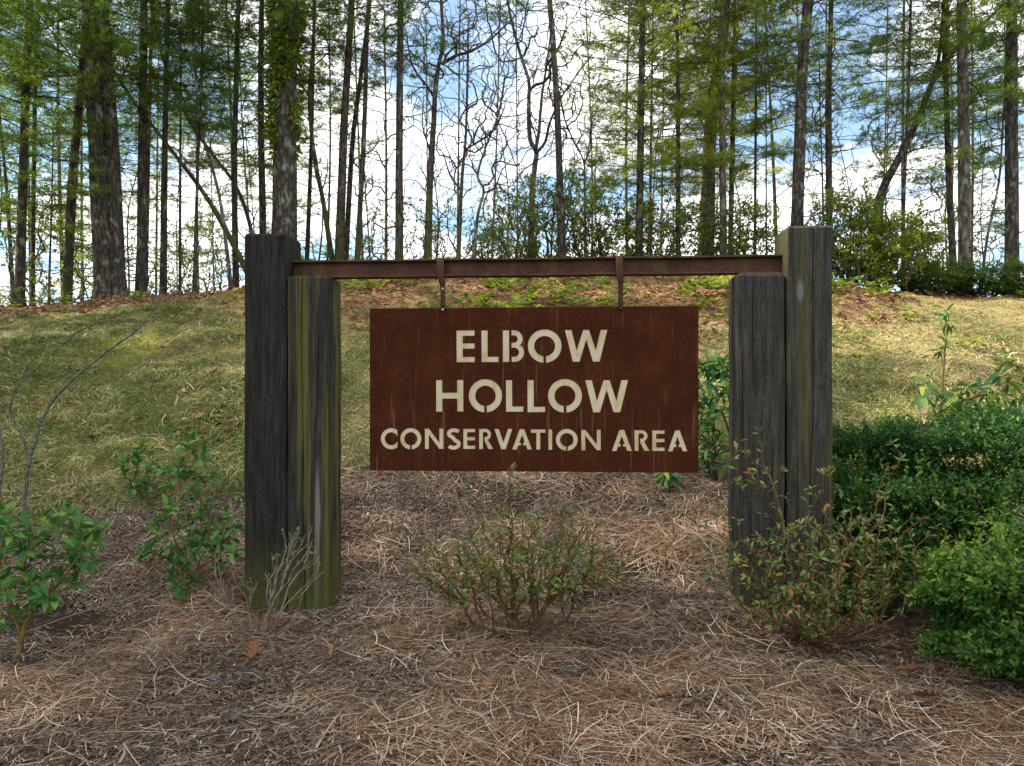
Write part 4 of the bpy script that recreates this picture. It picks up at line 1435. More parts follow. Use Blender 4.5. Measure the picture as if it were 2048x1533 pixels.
leafy('rhododendron_shoot', 'single tall rhododendron shoot with leaf whorls standing against the lawn', 'shrub', bp, [np.array([bp, unproj(1885, 770, 5.3), unproj(1890, 700, 5.3), unproj(1893, 650, 5.3)])], px_targets(tl, 5.3, .04),
      M['green_stem'], LF_BIG, 6, (.07, .11), (.9, 1.5), tip=.0028, jit=.04, droop=.15)


# ---- boxwood mounds
def boxwood(label, c, rad, zt_, nspr, seed):
    g = np.random.default_rng(seed)
    zg = float(gz(c[0], c[1]))
    t = thing('boxwood_bush', label, 'shrub', (c[0], c[1], zg), None)
    h = zt_ - zg
    P, Dn = [], []
    n = nspr
    v = unit(g.normal(0, 1, (n * 2, 3)))
    v = v[(v[:, 2] > -.75) & (v[:, 1] < .45)][:n]
    lump = 1 + .22 * vnoise(v[:, 0] * 2.2 + 5, v[:, 2] * 2.2 + v[:, 1], .55, seed) + .15 * vnoise(v[:, 0] * 2, v[:, 2] * 2 + v[:, 1], .2, seed + 1)
    k = g.uniform(.62, 1.0, len(v)) ** .5 * lump * np.where(g.uniform(0, 1, len(v)) < .05, g.uniform(1.02, 1.10, len(v)), 1)
    P = v * k[:, None] * np.array([rad[0], rad[1], h * .55]) + np.array([0, 0, h * .45])
    ok = P[:, 2] > .02
    P, v = P[ok], v[ok]
    d = unit(v + g.normal(0, .35, v.shape) + np.array([0, 0, .45]))
    # sprig: a short shoot with paired leaves
    ns = 9
    LP, LD, LU, LV = [], [], [], []
    sp_len = g.uniform(.05, .09, len(P))
    ref = np.where(np.abs(d[:, :1]) < .8, np.array([[1., 0, 0]]), np.array([[0, 1., 0]]))
    u = unit(np.cross(d, ref))
    w_ = np.cross(d, u)
    bv = np.clip(g.normal(.40, .2, len(P)) + .25 * vnoise(P[:, 0], P[:, 2], .22, seed + 4), 0, 1)
    for q in range(ns):
        f = q / (ns - 1)
        an = q * 2.4 + g.uniform(0, 6.28, len(P))
        LP.append(P + d * (sp_len * f)[:, None])
        LD.append(d * .55 + u * np.cos(an)[:, None] * .85 + w_ * np.sin(an)[:, None] * .85)
        LV.append(np.clip(bv + (.28 * (f - .6)) + g.normal(0, .1, len(P)), 0, 1))
    top_ = np.where((v[:, 2] > .0))[0]
    for q in g.choice(top_, min(260, len(top_)), replace=False):
        ln, dd = g.uniform(.10, .24), unit(v[q] * .4 + np.array([0, 0, 1]) + g.normal(0, .3, 3))
        m_ = int(ln / .009)
        f = np.linspace(0, 1, m_)[:, None]
        LP.append(P[q] + dd * ln * f)
        LD.append(dd * .5 + g.normal(0, .8, (m_, 3)))
        LV.append(np.clip(.45 + .45 * f[:, 0] + g.normal(0, .1, m_), 0, 1))
    LP, LD, LV = np.concatenate(LP), unit(np.concatenate(LD)), np.concatenate(LV)
    Rm = frames(LD, unit(g.normal(0, .5, LD.shape) + np.array([0, -.2, .8])))
    V, T, Q, va_ = stamp(np.array([(0, 0, 0), (.5, -.24, .05), (1, 0, -.06), (.5, .24, .05)]), None, np.array([(0, 1, 2, 3)]), Rm, LP, g.uniform(.020, .032, len(LP)), LV)
    tag(link('leaves', make_mesh('leaves', V, T, Q, va_, True, M['box']), t), kind='stuff')
    # inner branches
    tips = P[g.choice(len(P), 90, replace=False)] * .92
    tubes, _ = grow(fan(np.zeros(3), 8, .2, .12, .5), tips, step=.1, tip=.002, jit=.1)
    link('stems', tubes_mesh('stems', tubes, M['azalea_stem']), t)
    return t


boxwood('large dense boxwood mound with tiny dark leaves right of the posts', (2.66, 4.15), (.98, .72), 1.07, 17000, 3)
boxwood('lower brighter boxwood mound in the bottom right corner', (2.42, 3.2), (.56, .48), .56, 7000, 5)

# ---- bare lichen-grey sapling at the left edge
SD = 4.3
bp = unproj(42, 1075, SD)
bp[2] = float(gz(bp[0], bp[1]))
t = thing('bare_sapling', 'leafless lichen-grey sapling arching across the left edge', 'sapling', tuple(bp))


def ppath(lst, D0, k=6):
    pts = np.array([unproj(px, py, D0 + (q[0] if q else 0)) for px, py, *q in lst])
    s_ = np.arange(len(pts))
    f = np.linspace(0, len(pts) - 1, (len(pts) - 1) * k + 1)
    # smooth cubic through the points
    res = np.zeros((len(f), 3))
    for i, v in enumerate(f):
        j = min(int(v), len(pts) - 2)
        u_ = v - j
        p0, p1, p2, p3 = pts[max(j - 1, 0)], pts[j], pts[j + 1], pts[min(j + 2, len(pts) - 1)]
        res[i] = .5 * ((2 * p1) + (-p0 + p2) * u_ + (2 * p0 - 5 * p1 + 4 * p2 - p3) * u_ ** 2 + (-p0 + 3 * p1 - 3 * p2 + p3) * u_ ** 3)
    return res


mb = MB()
for lst, r0, r1 in (([(40, 1110), (48, 1000), (58, 930), (72, 880), (80, 850)], .0125, .009), ([(80, 850), (100, 810), (140, 765), (200, 715), (240, 685), (275, 660), (300, 630), (318, 600)], .0085, .0042), ([(318, 600), (345, 580), (372, 556)], .004, .0016), ([(300, 630), (330, 600), (360, 585), (400, 572), (412, 535)], .003, .0010),
                    ([(58, 930), (48, 880), (25, 840), (8, 815), (-30, 780)], .0075, .006), ([(15, 835), (28, 790), (45, 765), (90, 720), (150, 668), (185, 650), (230, 615), (260, 595)], .006, .0026), ([(230, 615), (245, 600), (262, 560)], .002, .001), ([(185, 650), (215, 640), (242, 612)], .002, .001),
                    ([(72, 880), (60, 865), (58, 800), (60, 740), (66, 700), (75, 655)], .003, .0011), ([(-10, 1040), (2, 960), (6, 900), (-5, 840)], .009, .007), ([(80, 850), (78, 835)], .004, .003), ([(140, 765), (128, 735), (130, 720)], .0018, .001), ([(275, 660), (268, 640), (270, 615), (285, 575)], .002, .0009)):
    p = ppath(lst, SD, 6)
    p = p + rng.normal(0, .0022, p.shape)
    mb.tube(p - bp, np.linspace(r0, r1, len(p)) * .92, 7)
link('stems', mb.mesh('stems', M['lichen_twig']), t)


# ---- fallen oak leaves, sticks and a stone lying about
def oak_leaf(seed, mat):
    g = np.random.default_rng(seed)
    xs_ = [0, .12, .2, .28, .38, .46, .56, .64, .74, .82, .90, 1.0]
    ws = [.012, .02, .10, .25, .09, .33, .10, .32, .10, .22, .07, 0.0]
    V = []
    for x_, w__ in zip(xs_, ws):
        z_ = .16 * math.sin(x_ * 3 + seed) + .03 * g.normal()
        V += [(x_ + .08 * (w__ > .15), -w__ * g.uniform(.8, 1.15), z_ + w__ * g.uniform(.2, .9)), (x_, 0, z_), (x_ + .08 * (w__ > .15), w__ * g.uniform(.8, 1.15), z_ + w__ * g.uniform(.2, .9))]
    Q = [(i * 3 + j, i * 3 + j + 3, i * 3 + j + 4, i * 3 + j + 1) for i in range(len(xs_) - 1) for j in range(2)]
    return make_mesh('fallen_leaf', V, None, Q, np.full(len(V), g.uniform(.2, .95)), True, mat)


OAK = [oak_leaf(s_, M['dead_leaf']) for s_ in range(5)]
for px, py, s_, lab in ((170, 890, .15, 'pale brown oak leaf lying on the lawn above the left shrub'), (120, 850, .12, 'dark curled oak leaf on the lawn beside the sapling'), (417, 752, .11, 'pale fallen leaf on the lawn left of the tall left post'), (455, 862, .11, 'upturned fallen leaf on grass close to the tall left post'),
                        (200, 805, .10, 'small brown leaf on the middle of the left lawn'), (275, 862, .09, 'brown leaf caught upright in the left lawn'), (500, 1338, .12, 'tan oak leaf on mulch in front of the twiggy azalea'), (285, 1140, .12, 'pinkish oak leaf beside the upright left shrub'), (215, 1370, .10, 'rust oak leaf on mulch in the left foreground'),
                        (335, 775, .08, 'small curled leaf midway on the left lawn'), (1715, 1215, .14, 'orange curled leaf caught in the azalea right of the posts'), (1700, 1240, .10, 'tan leaf lying under the right azalea stems'), (1535, 1280, .08, 'small brown leaf left of the right azalea root'), (345, 1265, .10, 'rust oak leaf beside the long pale stick'),
                        (660, 1335, .09, 'dark oak leaf on mulch below the short mossy post'), (1990, 1325, .13, 'orange leaf resting on the low boxwood mound'), (1790, 1370, .13, 'russet oak leaf on mulch beside the low boxwood'), (1820, 1420, .12, 'brown oak leaf in the bottom right mulch'), (970, 1400, .09, 'small rust leaf in the centre foreground'), (1345, 1400, .08, 'tan leaf in the foreground right of the azalea shadow'),
                        (940, 1250, .11, 'dry brown leaf lodged under the left side of the centre azalea'), (1010, 1180, .09, 'dark red leaf caught in the centre azalea'), (1755, 650, .16, 'brown leaf on the sunny lawn right of the posts')):
    p = hit(px, py)
    fl = tag(link('fallen_leaf', OAK[int(rng.integers(5))], None, (p[0], p[1], p[2] + (.30 if 'resting' in lab else .10 if 'caught in the' in lab else .035)), (rng.normal(0, .35), rng.normal(0, .3), rng.uniform(0, 6.28)), s_), lab, 'leaf', 'fallen oak leaves')
for lst, r_, lab, mt in (([(60, 1275), (110, 1255), (200, 1225), (290, 1200), (350, 1182), (395, 1165)], .0045, 'long pale stick lying across the mulch left of the posts', M['grey_stem']), ([(300, 1210), (345, 1230), (395, 1252), (445, 1262)], .003, 'thin straw-coloured stick below the upright left shrub', M['grey_stem']),
                         ([(280, 1052), (297, 1078)], .008, 'short grey broken twig left of the upright shrub', M['grey_stem']), ([(222, 1065), (238, 1030)], .006, 'short pale twig near the small round shrub', M['grey_stem']), ([(462, 1465), (484, 1445)], .010, 'stubby grey wood chip in the left foreground', M['lichen_twig']),
                         ([(258, 1300), (262, 1275)], .008, 'split grey wood sliver on the left mulch', M['lichen_twig']), ([(1232, 1095), (1245, 1112), (1255, 1130)], .005, 'white broken twig right of the centre azalea', M['lichen_twig']), ([(1000, 1005 + 30), (1040, 1040)], .004, 'short pale stick behind the centre azalea', M['grey_stem']),
                         ([(1290, 1425), (1325, 1420)], .009, 'flat tan wood chip in the right foreground', M['grey_stem']), ([(690, 1155), (740, 1158), (800, 1165)], .003, 'thin pale stick right of the mossy post foot', M['grey_stem'])):
    P3 = np.array([hit(a_, b_) for a_, b_ in lst]) + np.array([0, 0, r_ + .026])
    mid = P3[0]
    f = np.linspace(0, 1, 9)
    k = np.linspace(0, 1, len(P3))
    pp = np.stack([np.interp(f, k, P3[:, q]) for q in range(3)], -1) - mid + rng.normal(0, r_ * .3, (9, 3))
    mb = MB()
    mb.tube(pp, np.linspace(r_, r_ * .6, 9) * rng.uniform(.85, 1.15, 9), 6)
    tag(link('stick', mb.mesh('stick', mt), None, tuple(mid)), lab, 'stick', 'sticks on the mulch')
# slate chip
p = hit(428, 1365)
V = []
for i, (zz, k) in enumerate(((0, .9), (.008, 1), (.013, .8))):
    for a_ in range(7):
        V.append((math.cos(a_ * .9) * .024 * k * (1 + .2 * math.sin(a_ * 2.3)), math.sin(a_ * .9) * .015 * k, zz))
fc = [(i * 7 + j, i * 7 + (j + 1) % 7, i * 7 + 7 + (j + 1) % 7, i * 7 + 7 + j) for i in range(2) for j in range(7)] + [tuple(range(14, 21))]
me = bpy.data.meshes.new('stone')
me.from_pydata(V, [], fc)
me.materials.append(plain_mat('slate', (.05, .055, .07), (.12, .13, .155), (80, 80, 80)))
tag(link('stone', me, None, (p[0], p[1], p[2] + .012), (.25, .1, .6)), 'small blue-grey stone chip lying on the mulch in front', 'stone')

# ------------------------------------------------------------------ pine crowns (shared by the pines)


def pine_branch(g, L=2.6):
    """one bough along +x: wood segments and needle tufts"""
    P0, P1, r0, r1, TP, TD = [], [], [], [], [], []
    n = 7
    s_ = np.linspace(0, 1, n + 1)
    sag = g.uniform(-.05, .16)
    sway = g.uniform(-.15, .15)
    ax = np.stack([L * s_, sway * L * s_ ** 2 + g.normal(0, .02, n + 1), L * (.10 * s_ - (sag + .1) * s_ ** 2 + .10 * s_ ** 4)], -1)
    rr = np.linspace(.020, .004, n + 1)
    for i in range(n):
        P0.append(ax[i]); P1.append(ax[i + 1]); r0.append(rr[i]); r1.append(rr[i + 1])
    side = 1
    at = .22 + g.uniform(0, .08)
    while at < .98:
        p = np.array([np.interp(at, s_, ax[:, k]) for k in range(3)])
        ln = L * (.12 + .34 * (1 - at)) * g.uniform(.6, 1.15)
        an = side * g.uniform(.55, 1.0)
        d = np.array([math.cos(an), math.sin(an), g.uniform(-.12, .16)])
        m_ = max(2, int(ln / .22))
        pts = [p]
        for q in range(m_):
            d = unit(d + g.normal(0, .10, 3) + np.array([.05, 0, .03]))
            pts.append(pts[-1] + d * ln / m_)
        for q in range(m_):
            P0.append(pts[q]); P1.append(pts[q + 1]); r0.append(.007); r1.append(.0045)
        nt = max(2, int(ln / .078))
        for q in range(nt):
            f = (q + .6) / nt
            if f < .25:
                continue
            k = min(int(f * m_), m_ - 1)
            pp = pts[k] + (pts[k + 1] - pts[k]) * (f * m_ - k)
            dd = unit(pts[k + 1] - pts[k])
            TP.append(pp + g.normal(0, .012, 3)); TD.append(unit(dd + g.normal(0, .45, 3) + np.array([0, 0, .25])))
            if g.uniform() < .55:                       # a short side spray
                sd = unit(np.cross(dd, [0, 0, 1]) * g.choice([-1, 1]) + dd * .8 + g.normal(0, .2, 3))
                l2 = g.uniform(.08, .20)
                P0.append(pp); P1.append(pp + sd * l2); r0.append(.004); r1.append(.003)
                TP.append(pp + sd * l2); TD.append(unit(sd + [0, 0, .25]))
                TP.append(pp + sd * l2 * .55); TD.append(unit(sd + g.normal(0, .5, 3)))
        at += g.uniform(.045, .085)
        side = -side
    for k in range(6):
        TP.append(ax[-1] - np.array([.06 * k, 0, 0]) + g.normal(0, .01, 3)); TD.append(unit(np.array([1., 0, .3]) + g.normal(0, .4, 3)))
    return [np.array(q) for q in (P0, P1, r0, r1, TP, TD)]


_g = np.random.default_rng(77)
BOUGHS = [pine_branch(_g) for _ in range(9)]


def tuft_blades(g, TP, TD, tv, nb=8, ln=(.09, .145), wd=.0115, cone=.75):
    n = len(TP)
    P = np.repeat(TP, nb, 0)
    d = unit(np.repeat(TD, nb, 0) + g.normal(0, cone, (n * nb, 3)) * .8)
    L = g.uniform(ln[0], ln[1], n * nb)[:, None]
    sd = unit(np.cross(d, g.normal(0, 1, (n * nb, 3))))
    V = np.stack([P - sd * wd * .35, P + d * L * .55 + sd * wd * .6, P + d * L, P + d * L * .5 - sd * wd * .4], 1)
    b = np.arange(n * nb)[:, None] * 4
    Q = b + np.array([[0, 1, 2, 3]])
    var = np.clip(np.repeat(np.repeat(tv, nb) + g.normal(0, .08, n * nb), 4), 0, 1)
    return V.reshape(-1, 3), Q, var


def crown_mesh(seed, H=9.0, Lmax=2.7, whorl_gap=.5, keep=.8, dead=3.5, thin=1.0, one_side=None, nb=8, young=False):
    g = np.random.default_rng(seed)
    S0, S1, R0, R1, TP, TD, TV = [], [], [], [], [], [], []
    z = .0
    while z < H:
        f = z / H
        Lw = Lmax * ((.55 + .9 * f) if f < .35 else (1.0 - (f - .35) / .65) * .87) + .25
        if young:
            Lw = Lmax * (1 - f) + .12
        nbr = int(g.integers(3, 6))
        a0 = g.uniform(0, 6.28)
        for k in range(nbr):
            if g.uniform() > keep:
                continue
            an = a0 + k * 6.283 / nbr + g.normal(0, .25)
            if one_side is not None and math.cos(an - one_side) < -.3 and g.uniform() < .75:
                continue
            L = Lw * g.uniform(.65, 1.15)
            P0, P1, r0, r1, tp, td = BOUGHS[int(g.integers(len(BOUGHS)))]
            sc = L / 2.6
            til = (-.05 + .40 * f + g.normal(0, .10))
            ca, sa, ct, st = math.cos(an), math.sin(an), math.cos(til), math.sin(til)
            Rm = np.array([[ca, -sa, 0], [sa, ca, 0], [0, 0, 1]]) @ np.array([[ct, 0, -st], [0, 1, 0], [st, 0, ct]])
            off = np.array([0, 0, z + g.normal(0, .07)])
            S0.append(P0 @ Rm.T * sc + off); S1.append(P1 @ Rm.T * sc + off); R0.append(r0 * max(sc, .5)); R1.append(r1 * max(sc, .5))
            kk = g.uniform(0, 1, len(tp)) < min(1, .78 * thin * max(.55, sc))
            TP.append(tp[kk] @ Rm.T * sc + off); TD.append(td[kk] @ Rm.T)
            bv = g.normal(.45, .16)
            TV.append(bv + g.normal(0, .12, int(kk.sum())))
        z += whorl_gap * g.uniform(.75, 1.2)
    # bare dead snags below the crown
    nd_ = int(dead * 4.2)
    for k in range(nd_):
        zz = -g.uniform(0, dead)
        an = g.uniform(0, 6.28)
        L = g.uniform(.4, 1.9)
        d = np.array([math.cos(an), math.sin(an), g.uniform(-.25, .2)])
        p = np.array([0, 0, zz])
        m_ = 4
        rr = np.linspace(.012, .003, m_ + 1)
        for q in range(m_):
            d = unit(d + g.normal(0, .10, 3) + np.array([0, 0, -.03]))
            p2 = p + d * L / m_
            S0.append(p[None]); S1.append(p2[None]); R0.append(rr[q:q + 1]); R1.append(rr[q + 1:q + 2])
            if q > 0 and g.uniform() < .8:
                e = unit(d + g.normal(0, .6, 3))
                S0.append(p2[None]); S1.append((p2 + e * g.uniform(.15, .5))[None]); R0.append(np.array([.004])); R1.append(np.array([.002]))
            p = p2
    TP, TD, TV = np.concatenate(TP), np.concatenate(TD), np.concatenate(TV)
    V, Q, va_ = tuft_blades(g, TP, TD, TV, nb, *(((.055, .09), .008) if young else ((.09, .14), .0102)))
    fol = make_mesh('crown', V, None, Q, va_, False, M['pine_dark'])
    V, Q = prisms(np.concatenate(S0), np.concatenate(S1), np.concatenate(R0), np.concatenate(R1))
    wood = make_mesh('branches', V, None, Q, None, True, M['dark_twig'])
    return fol, wood


CROWN = {'dense': [crown_mesh(s_, 9.0, 2.5, .42, .92, 2.0, 1.1) for s_ in (41, 42)],
         'full': [crown_mesh(s_, 9.0, 2.7, .50, .84, 3.6, 1.15) for s_ in (1, 2, 3, 4)],
         'thin': [crown_mesh(s_, 9.0, 2.2, .60, .66, 4.5, .85) for s_ in (11, 12, 13)],
         'high': [crown_mesh(s_, 8.0, 2.9, .6, .7, 6.0, .85) for s_ in (21, 22)]}


# ------------------------------------------------------------------ trees
def smooth_path(pts, k=5):
    pts = np.asarray(pts, float)
    res = []
    for i in range(len(pts) - 1):
        p0, p1, p2, p3 = pts[max(i - 1, 0)], pts[i], pts[i + 1], pts[min(i + 2, len(pts) - 1)]
        for q in range(k):
            u_ = q / k
            res.append(.5 * ((2 * p1) + (-p0 + p2) * u_ + (2 * p0 - 5 * p1 + 4 * p2 - p3) * u_ ** 2 + (-p0 + 3 * p1 - 3 * p2 + p3) * u_ ** 3))
    res.append(pts[-1])
    return np.array(res)


def bark_tube(name, pts, rad, mat, parent, org, sides=14, flare=True):
    pts = np.asarray(pts) - org
    rad = np.asarray(rad, float)
    V, T, Q = tube(pts, rad, sides)
    n = len(pts)
    g = rng
    nz = g.normal(0, .035, (n, sides))
    nz = (nz + np.roll(nz, 1, 1) + np.roll(nz, 1, 0)) / 1.7
    cen = np.repeat(pts, sides, 0)
    k = 1 + nz.reshape(-1)
    if flare:
        hgt = np.linalg.norm(pts - pts[0], axis=1)
        fl = .45 * np.exp(-hgt / .22)[:, None] * (1 + .5 * np.sin(np.arange(sides) * 6.28 / sides * 4 + g.uniform(0, 6))[None])
        k = k * (1 + fl.reshape(-1))
    V[:n * sides] = cen + (V[:n * sides] - cen) * k[:, None]
    return link(name, make_mesh(name, V, T, Q, None, True, mat), parent)


def trunk_world(path, D, top_z, lean_top=None):
    """photo columns of a trunk -> points at distance D from root in the ground to the full height"""
    pts = [unproj(px, py, D) for px, py in path]
    wob = np.cumsum(rng.normal(0, .06, len(pts)))
    for p, w__ in zip(pts, wob):
        p[1] += w__
    gx_, gy_ = pts[0][0], pts[0][1]
    zg = float(gz(gx_, gy_))
    root = np.array([gx_, gy_, zg - .12])
    if pts[0][2] > zg + .15:
        d = unit(pts[0] - pts[1])
        kx = (pts[0][2] - zg) / max(.3, -d[2])
        kx = min(kx, 2.5)
        root = np.array([gx_ + d[0] * kx * .8, gy_ + d[1] * kx * .3, 0])
        root[2] = float(gz(root[0], root[1])) - .12
        pts = [root] + pts
    else:
        pts[0] = root
        pts = [pts[0]] + [p for p in pts[1:] if p[2] > zg + .2]
    if pts[-1][2] < top_z:
        d = unit(pts[-1] - pts[-2])
        for k in range(1, 4):
            dz = (top_z - pts[-1][2]) / (4 - k) if k < 3 else top_z - pts[-1][2]
            d = unit(d * .8 + np.array([0, 0, .35]))
            pts.append(pts[-1] + d * dz / max(d[2], .3))
    return smooth_path(pts, 5)


def crown_on(t, pts, org, py0, D, kind, scale, mat, turn=None):
    """crown and branches placed along the trunk from photo row py0 upwards"""
    z0 = CAMZ + (HZ - py0) / F * D
    i = int(np.argmin(np.abs(pts[:, 2] - z0)))
    j = len(pts) - 1
    p = pts[i]
    ax = unit(pts[min(j, i + 10)] - p)
    fol, wood = CROWN[kind][int(rng.integers(len(CROWN[kind])))]
    q = Vector((0, 0, 1)).rotation_difference(Vector(ax)).to_matrix() @ Matrix.Rotation(rng.uniform(0, 6.28) if turn is None else turn, 3, 'Z')
    for nm, me_, mt in (('crown', fol, mat), ('branches', wood, None)):
        o_ = bpy.data.objects.new(nm, me_)
        COL.objects.link(o_)
        o_.parent = t
        o_.matrix_basis = Matrix.Translation(Vector(p - org)) @ q.to_4x4() @ Matrix.Scale(scale, 4)
        if mt is not None:
            o_.material_slots[0].link = 'OBJECT'
            o_.material_slots[0].material = mt
    return t


TREES = []


def pine(label, path, w, D, py0, kind='full', scale=1.0, mat='pine_dark', bark='pine_bark', top=13.0, group=None, cat='pine tree', name='pine_tree', turn=None):
    pts = trunk_world(path, D, top)
    org = pts[0] + np.array([0, 0, .12])
    t = thing(name, label, cat, tuple(org), group)
    L = np.linalg.norm(np.diff(pts, axis=0), axis=1).sum()
    s_ = np.concatenate([[0], np.cumsum(np.linalg.norm(np.diff(pts, axis=0), axis=1))]) / L
    r0 = w / 2 / F * D
    bark_tube('trunk', pts, r0 * (1.04 - .72 * s_ ** 1.2), M[bark], t, org)
    if py0 is not None:
        crown_on(t, pts, org, py0, D, kind, scale, M[mat], turn)
    TREES.append((path[0][0], label))
    return t, pts, org


def hardwood(label, path, w, D, limbs=(), spread=(1.3, 2.6), ntw=150, top=9.5, bark='grey_bark', group=None, z0f=.35, leaves=None, cat='bare tree', name='bare_tree', zdir=.6, tip=.0042, sides=10, minr=.25):
    """a leafless tree: trunk, limbs given as photo paths, fine branches grown through its crown"""
    pts = trunk_world(path, D, top)
    org = pts[0] + np.array([0, 0, .12])
    t = thing(name, label, cat, tuple(org), group)
    L = np.linalg.norm(np.diff(pts, axis=0), axis=1).sum()
    s_ = np.concatenate([[0], np.cumsum(np.linalg.norm(np.diff(pts, axis=0), axis=1))]) / L
    r0 = w / 2 / F * D
    bark_tube('trunk', pts, np.maximum(r0 * (1.04 - .85 * s_), .01), M[bark], t, org, sides)
    paths = [pts[int(len(pts) * z0f):]]
    for lp, lw in limbs:
        q = smooth_path([unproj(a_, b_, D + (k_ * .25 * (1 if len(lp) % 2 else -1))) for k_, (a_, b_) in enumerate(lp)], 4)
        lr = lw / 2 / F * D
        ls = np.linspace(0, 1, len(q))
        bark_tube('limb', q, lr * (1 - .65 * ls), M[bark], t, org, 8, False)
        paths.append(q)
    # targets scattered around trunk and limbs
    tg = []
    allp = np.concatenate([p[2:] for p in paths])
    for k in range(int(ntw * 1.5)):
        p = allp[int(rng.integers(len(allp)))]
        v = unit(rng.normal(0, 1, 3) + np.array([0, 0, zdir]))
        v[1] *= .8
        tg.append(p + v * rng.uniform(minr, 1) * rng.uniform(*spread) * .8)
    tg = np.array(tg)
    tg = tg[tg[:, 2] > gz(tg[:, 0], tg[:, 1]) + .5]
    tubes, dirs = grow(paths, tg, step=.22, jit=.22, tip=tip, power=.5, rmax=r0 * .5, a=.3)
    n0_ = len(paths)
    tubes = [(p - org, r_) for p, r_ in tubes]
    # the start paths are already there as trunk and limbs: leave those chains thin inside them
    tubes = [(p, np.minimum(r_, .03)) for p, r_ in tubes]
    link('branches', tubes_mesh('branches', tubes, M['twig'] if bark != 'grey_bark' else M['dark_twig'], (3, 4, 5), (.010, .03)), t)
    if leaves:
        nl, size, mt = leaves
        pk = rng.integers(0, len(tg), nl)
        d = unit(rng.normal(0, 1, (nl, 3)) - np.array([0, 0, .4]))
        Rm = frames(d, unit(rng.normal(0, 1, (nl, 3)) + np.array([0, 0, .6])))
        V, T, Q, va_ = stamp(*SIMPLE_LEAF, Rm, tg[pk] - org + rng.normal(0, .10, (nl, 3)), rng.uniform(size * .7, size * 1.2, nl), rng.uniform(0, 1, nl))
        tag(link('leaves', make_mesh('leaves', V, T, Q, va_, True, M[mt]), t), kind='stuff')
    TREES.append((path[0][0], label))
    return t, pts, org


# --- pines, left to right
pine('slim dark pine second from the left edge with a straight leaning stem', [(37, 622), (50, 334), (63, 167), (77, 0)], 18, 13.2, 470, 'full', .95)
pine('very thin pine right beside the slim pine near the left edge', [(62, 622), (72, 250), (80, 0)], 9, 14.5, 380, 'thin', .8)
hardwood('thin bare stem at the extreme left edge of the woods', [(25, 615), (8, 400), (-4, 230), (-10, 80)], 9, 14.0, (), (.8, 1.8), 90, 9)
pine('pine with a bowed lower stem left of the twin trunks', [(138, 617), (154, 375), (169, 167), (182, 0)], 18, 13.6, 360, 'full', .9, bark='pine_bark_moss')
pine('thick left stem of the twin pines, rough lichen-spotted bark', [(207, 588), (190, 292), (178, 100), (170, -60)], 38, 13.0, 130, 'high', 1.05, top=15)
pine('right stem of the twin pines, pale lichen blotches on its bark', [(241, 588), (227, 292), (213, 80), (206, -60)], 30, 13.2, 150, 'high', 1.0, top=15)
pine('straight brown pine just right of the twin pines', [(275, 578), (277, 292), (279, 0)], 20, 13.4, 200, 'full', .95)
pine('slender pine close behind the straight brown pine', [(291, 575), (296, 200), (298, 0)], 10, 15.5, 300, 'thin', .9)
pine('narrow straight pine left of the crossing leaning trunk', [(323, 574), (326, 292), (331, 30), (333, -40)], 13, 13.8, 260, 'full', .85)
pine('hair-thin dead pole between narrow pine and leaning trunk', [(362, 576), (364, 330), (366, 100)], 6, 13.6, 330, 'thin', .5, top=8)
pine('thin dark pole with snags crossing the leaning trunk', [(388, 580), (394, 350), (402, 180)], 7.5, 13.2, 290, 'thin', .6, top=9)
hardwood('dark trunk leaning hard to the left behind the tall left post', [(500, 560), (486, 526), (417, 400), (325, 275), (270, 205), (215, 120)], 13, 13.6, (), (.7, 1.7), 80, 7.5, 'moss_bark', z0f=.4)
hardwood('curved grey trunk sweeping up left to the dark leaning one', [(512, 560), (500, 460), (470, 372), (417, 300), (372, 228), (330, 130)], 10, 14.4, (), (.7, 1.8), 90, 9, 'grey_bark', z0f=.35)
pine('straight pine whose foot stands beside the tall left post', [(470, 570), (468, 375), (473, 150), (478, 0)], 12, 13.8, 330, 'full', .85)
hardwood('bent bare stem crossing left of the pine beside the tall left post', [(463, 568), (446, 420), (432, 340), (408, 270), (396, 180)], 8, 13.2, (), (.7, 1.6), 80, 9)
pine('clean pole-like pine above the tall left post', [(527, 560), (528, 300), (532, 120), (535, 0)], 14, 14.0, 220, 'thin', 1.0)
ivyp, ivpts, ivorg = pine('massive trunk wrapped in bright green ivy above the left posts', [(571, 560), (573, 290), (577, 100), (580, -40)], 48, 13.2, 20, 'high', 1.1, bark='pine_bark', top=16)
pine('thin mossy pine just right of the ivy-wrapped trunk', [(612, 560), (622, 290), (626, 0)], 9, 14.6, 230, 'thin', .9, bark='pine_bark_moss')
hardwood('curving mossy stem leaning left behind the beam end', [(666, 560), (660, 490), (643, 396), (627, 313), (618, 200), (630, 90)], 12, 13.8, (), (.7, 1.7), 90, 9, 'moss_bark')
pine('sturdy dark trunk fanning right of the curving mossy stem', [(676, 560), (684, 300), (690, 180), (701, 0)], 18, 13.6, 130, 'thin', 1.0, bark='pine_bark_moss')
pine('inner slim trunk of the cluster leaning right above the beam', [(690, 560), (705, 295), (726, 150), (743, 10)], 11, 14.2, 170, 'thin', .9)
pine('outer slim trunk of the cluster with mossy foot', [(712, 560), (728, 292), (735, 90), (740, 0)], 11, 13.6, 150, 'thin', .85, bark='pine_bark_moss')
pine('straight isolated pine left of the branching hardwood', [(799, 560), (800, 292), (803, 0)], 16, 13.4, 90, 'thin', .9, bark='pine_bark_moss')
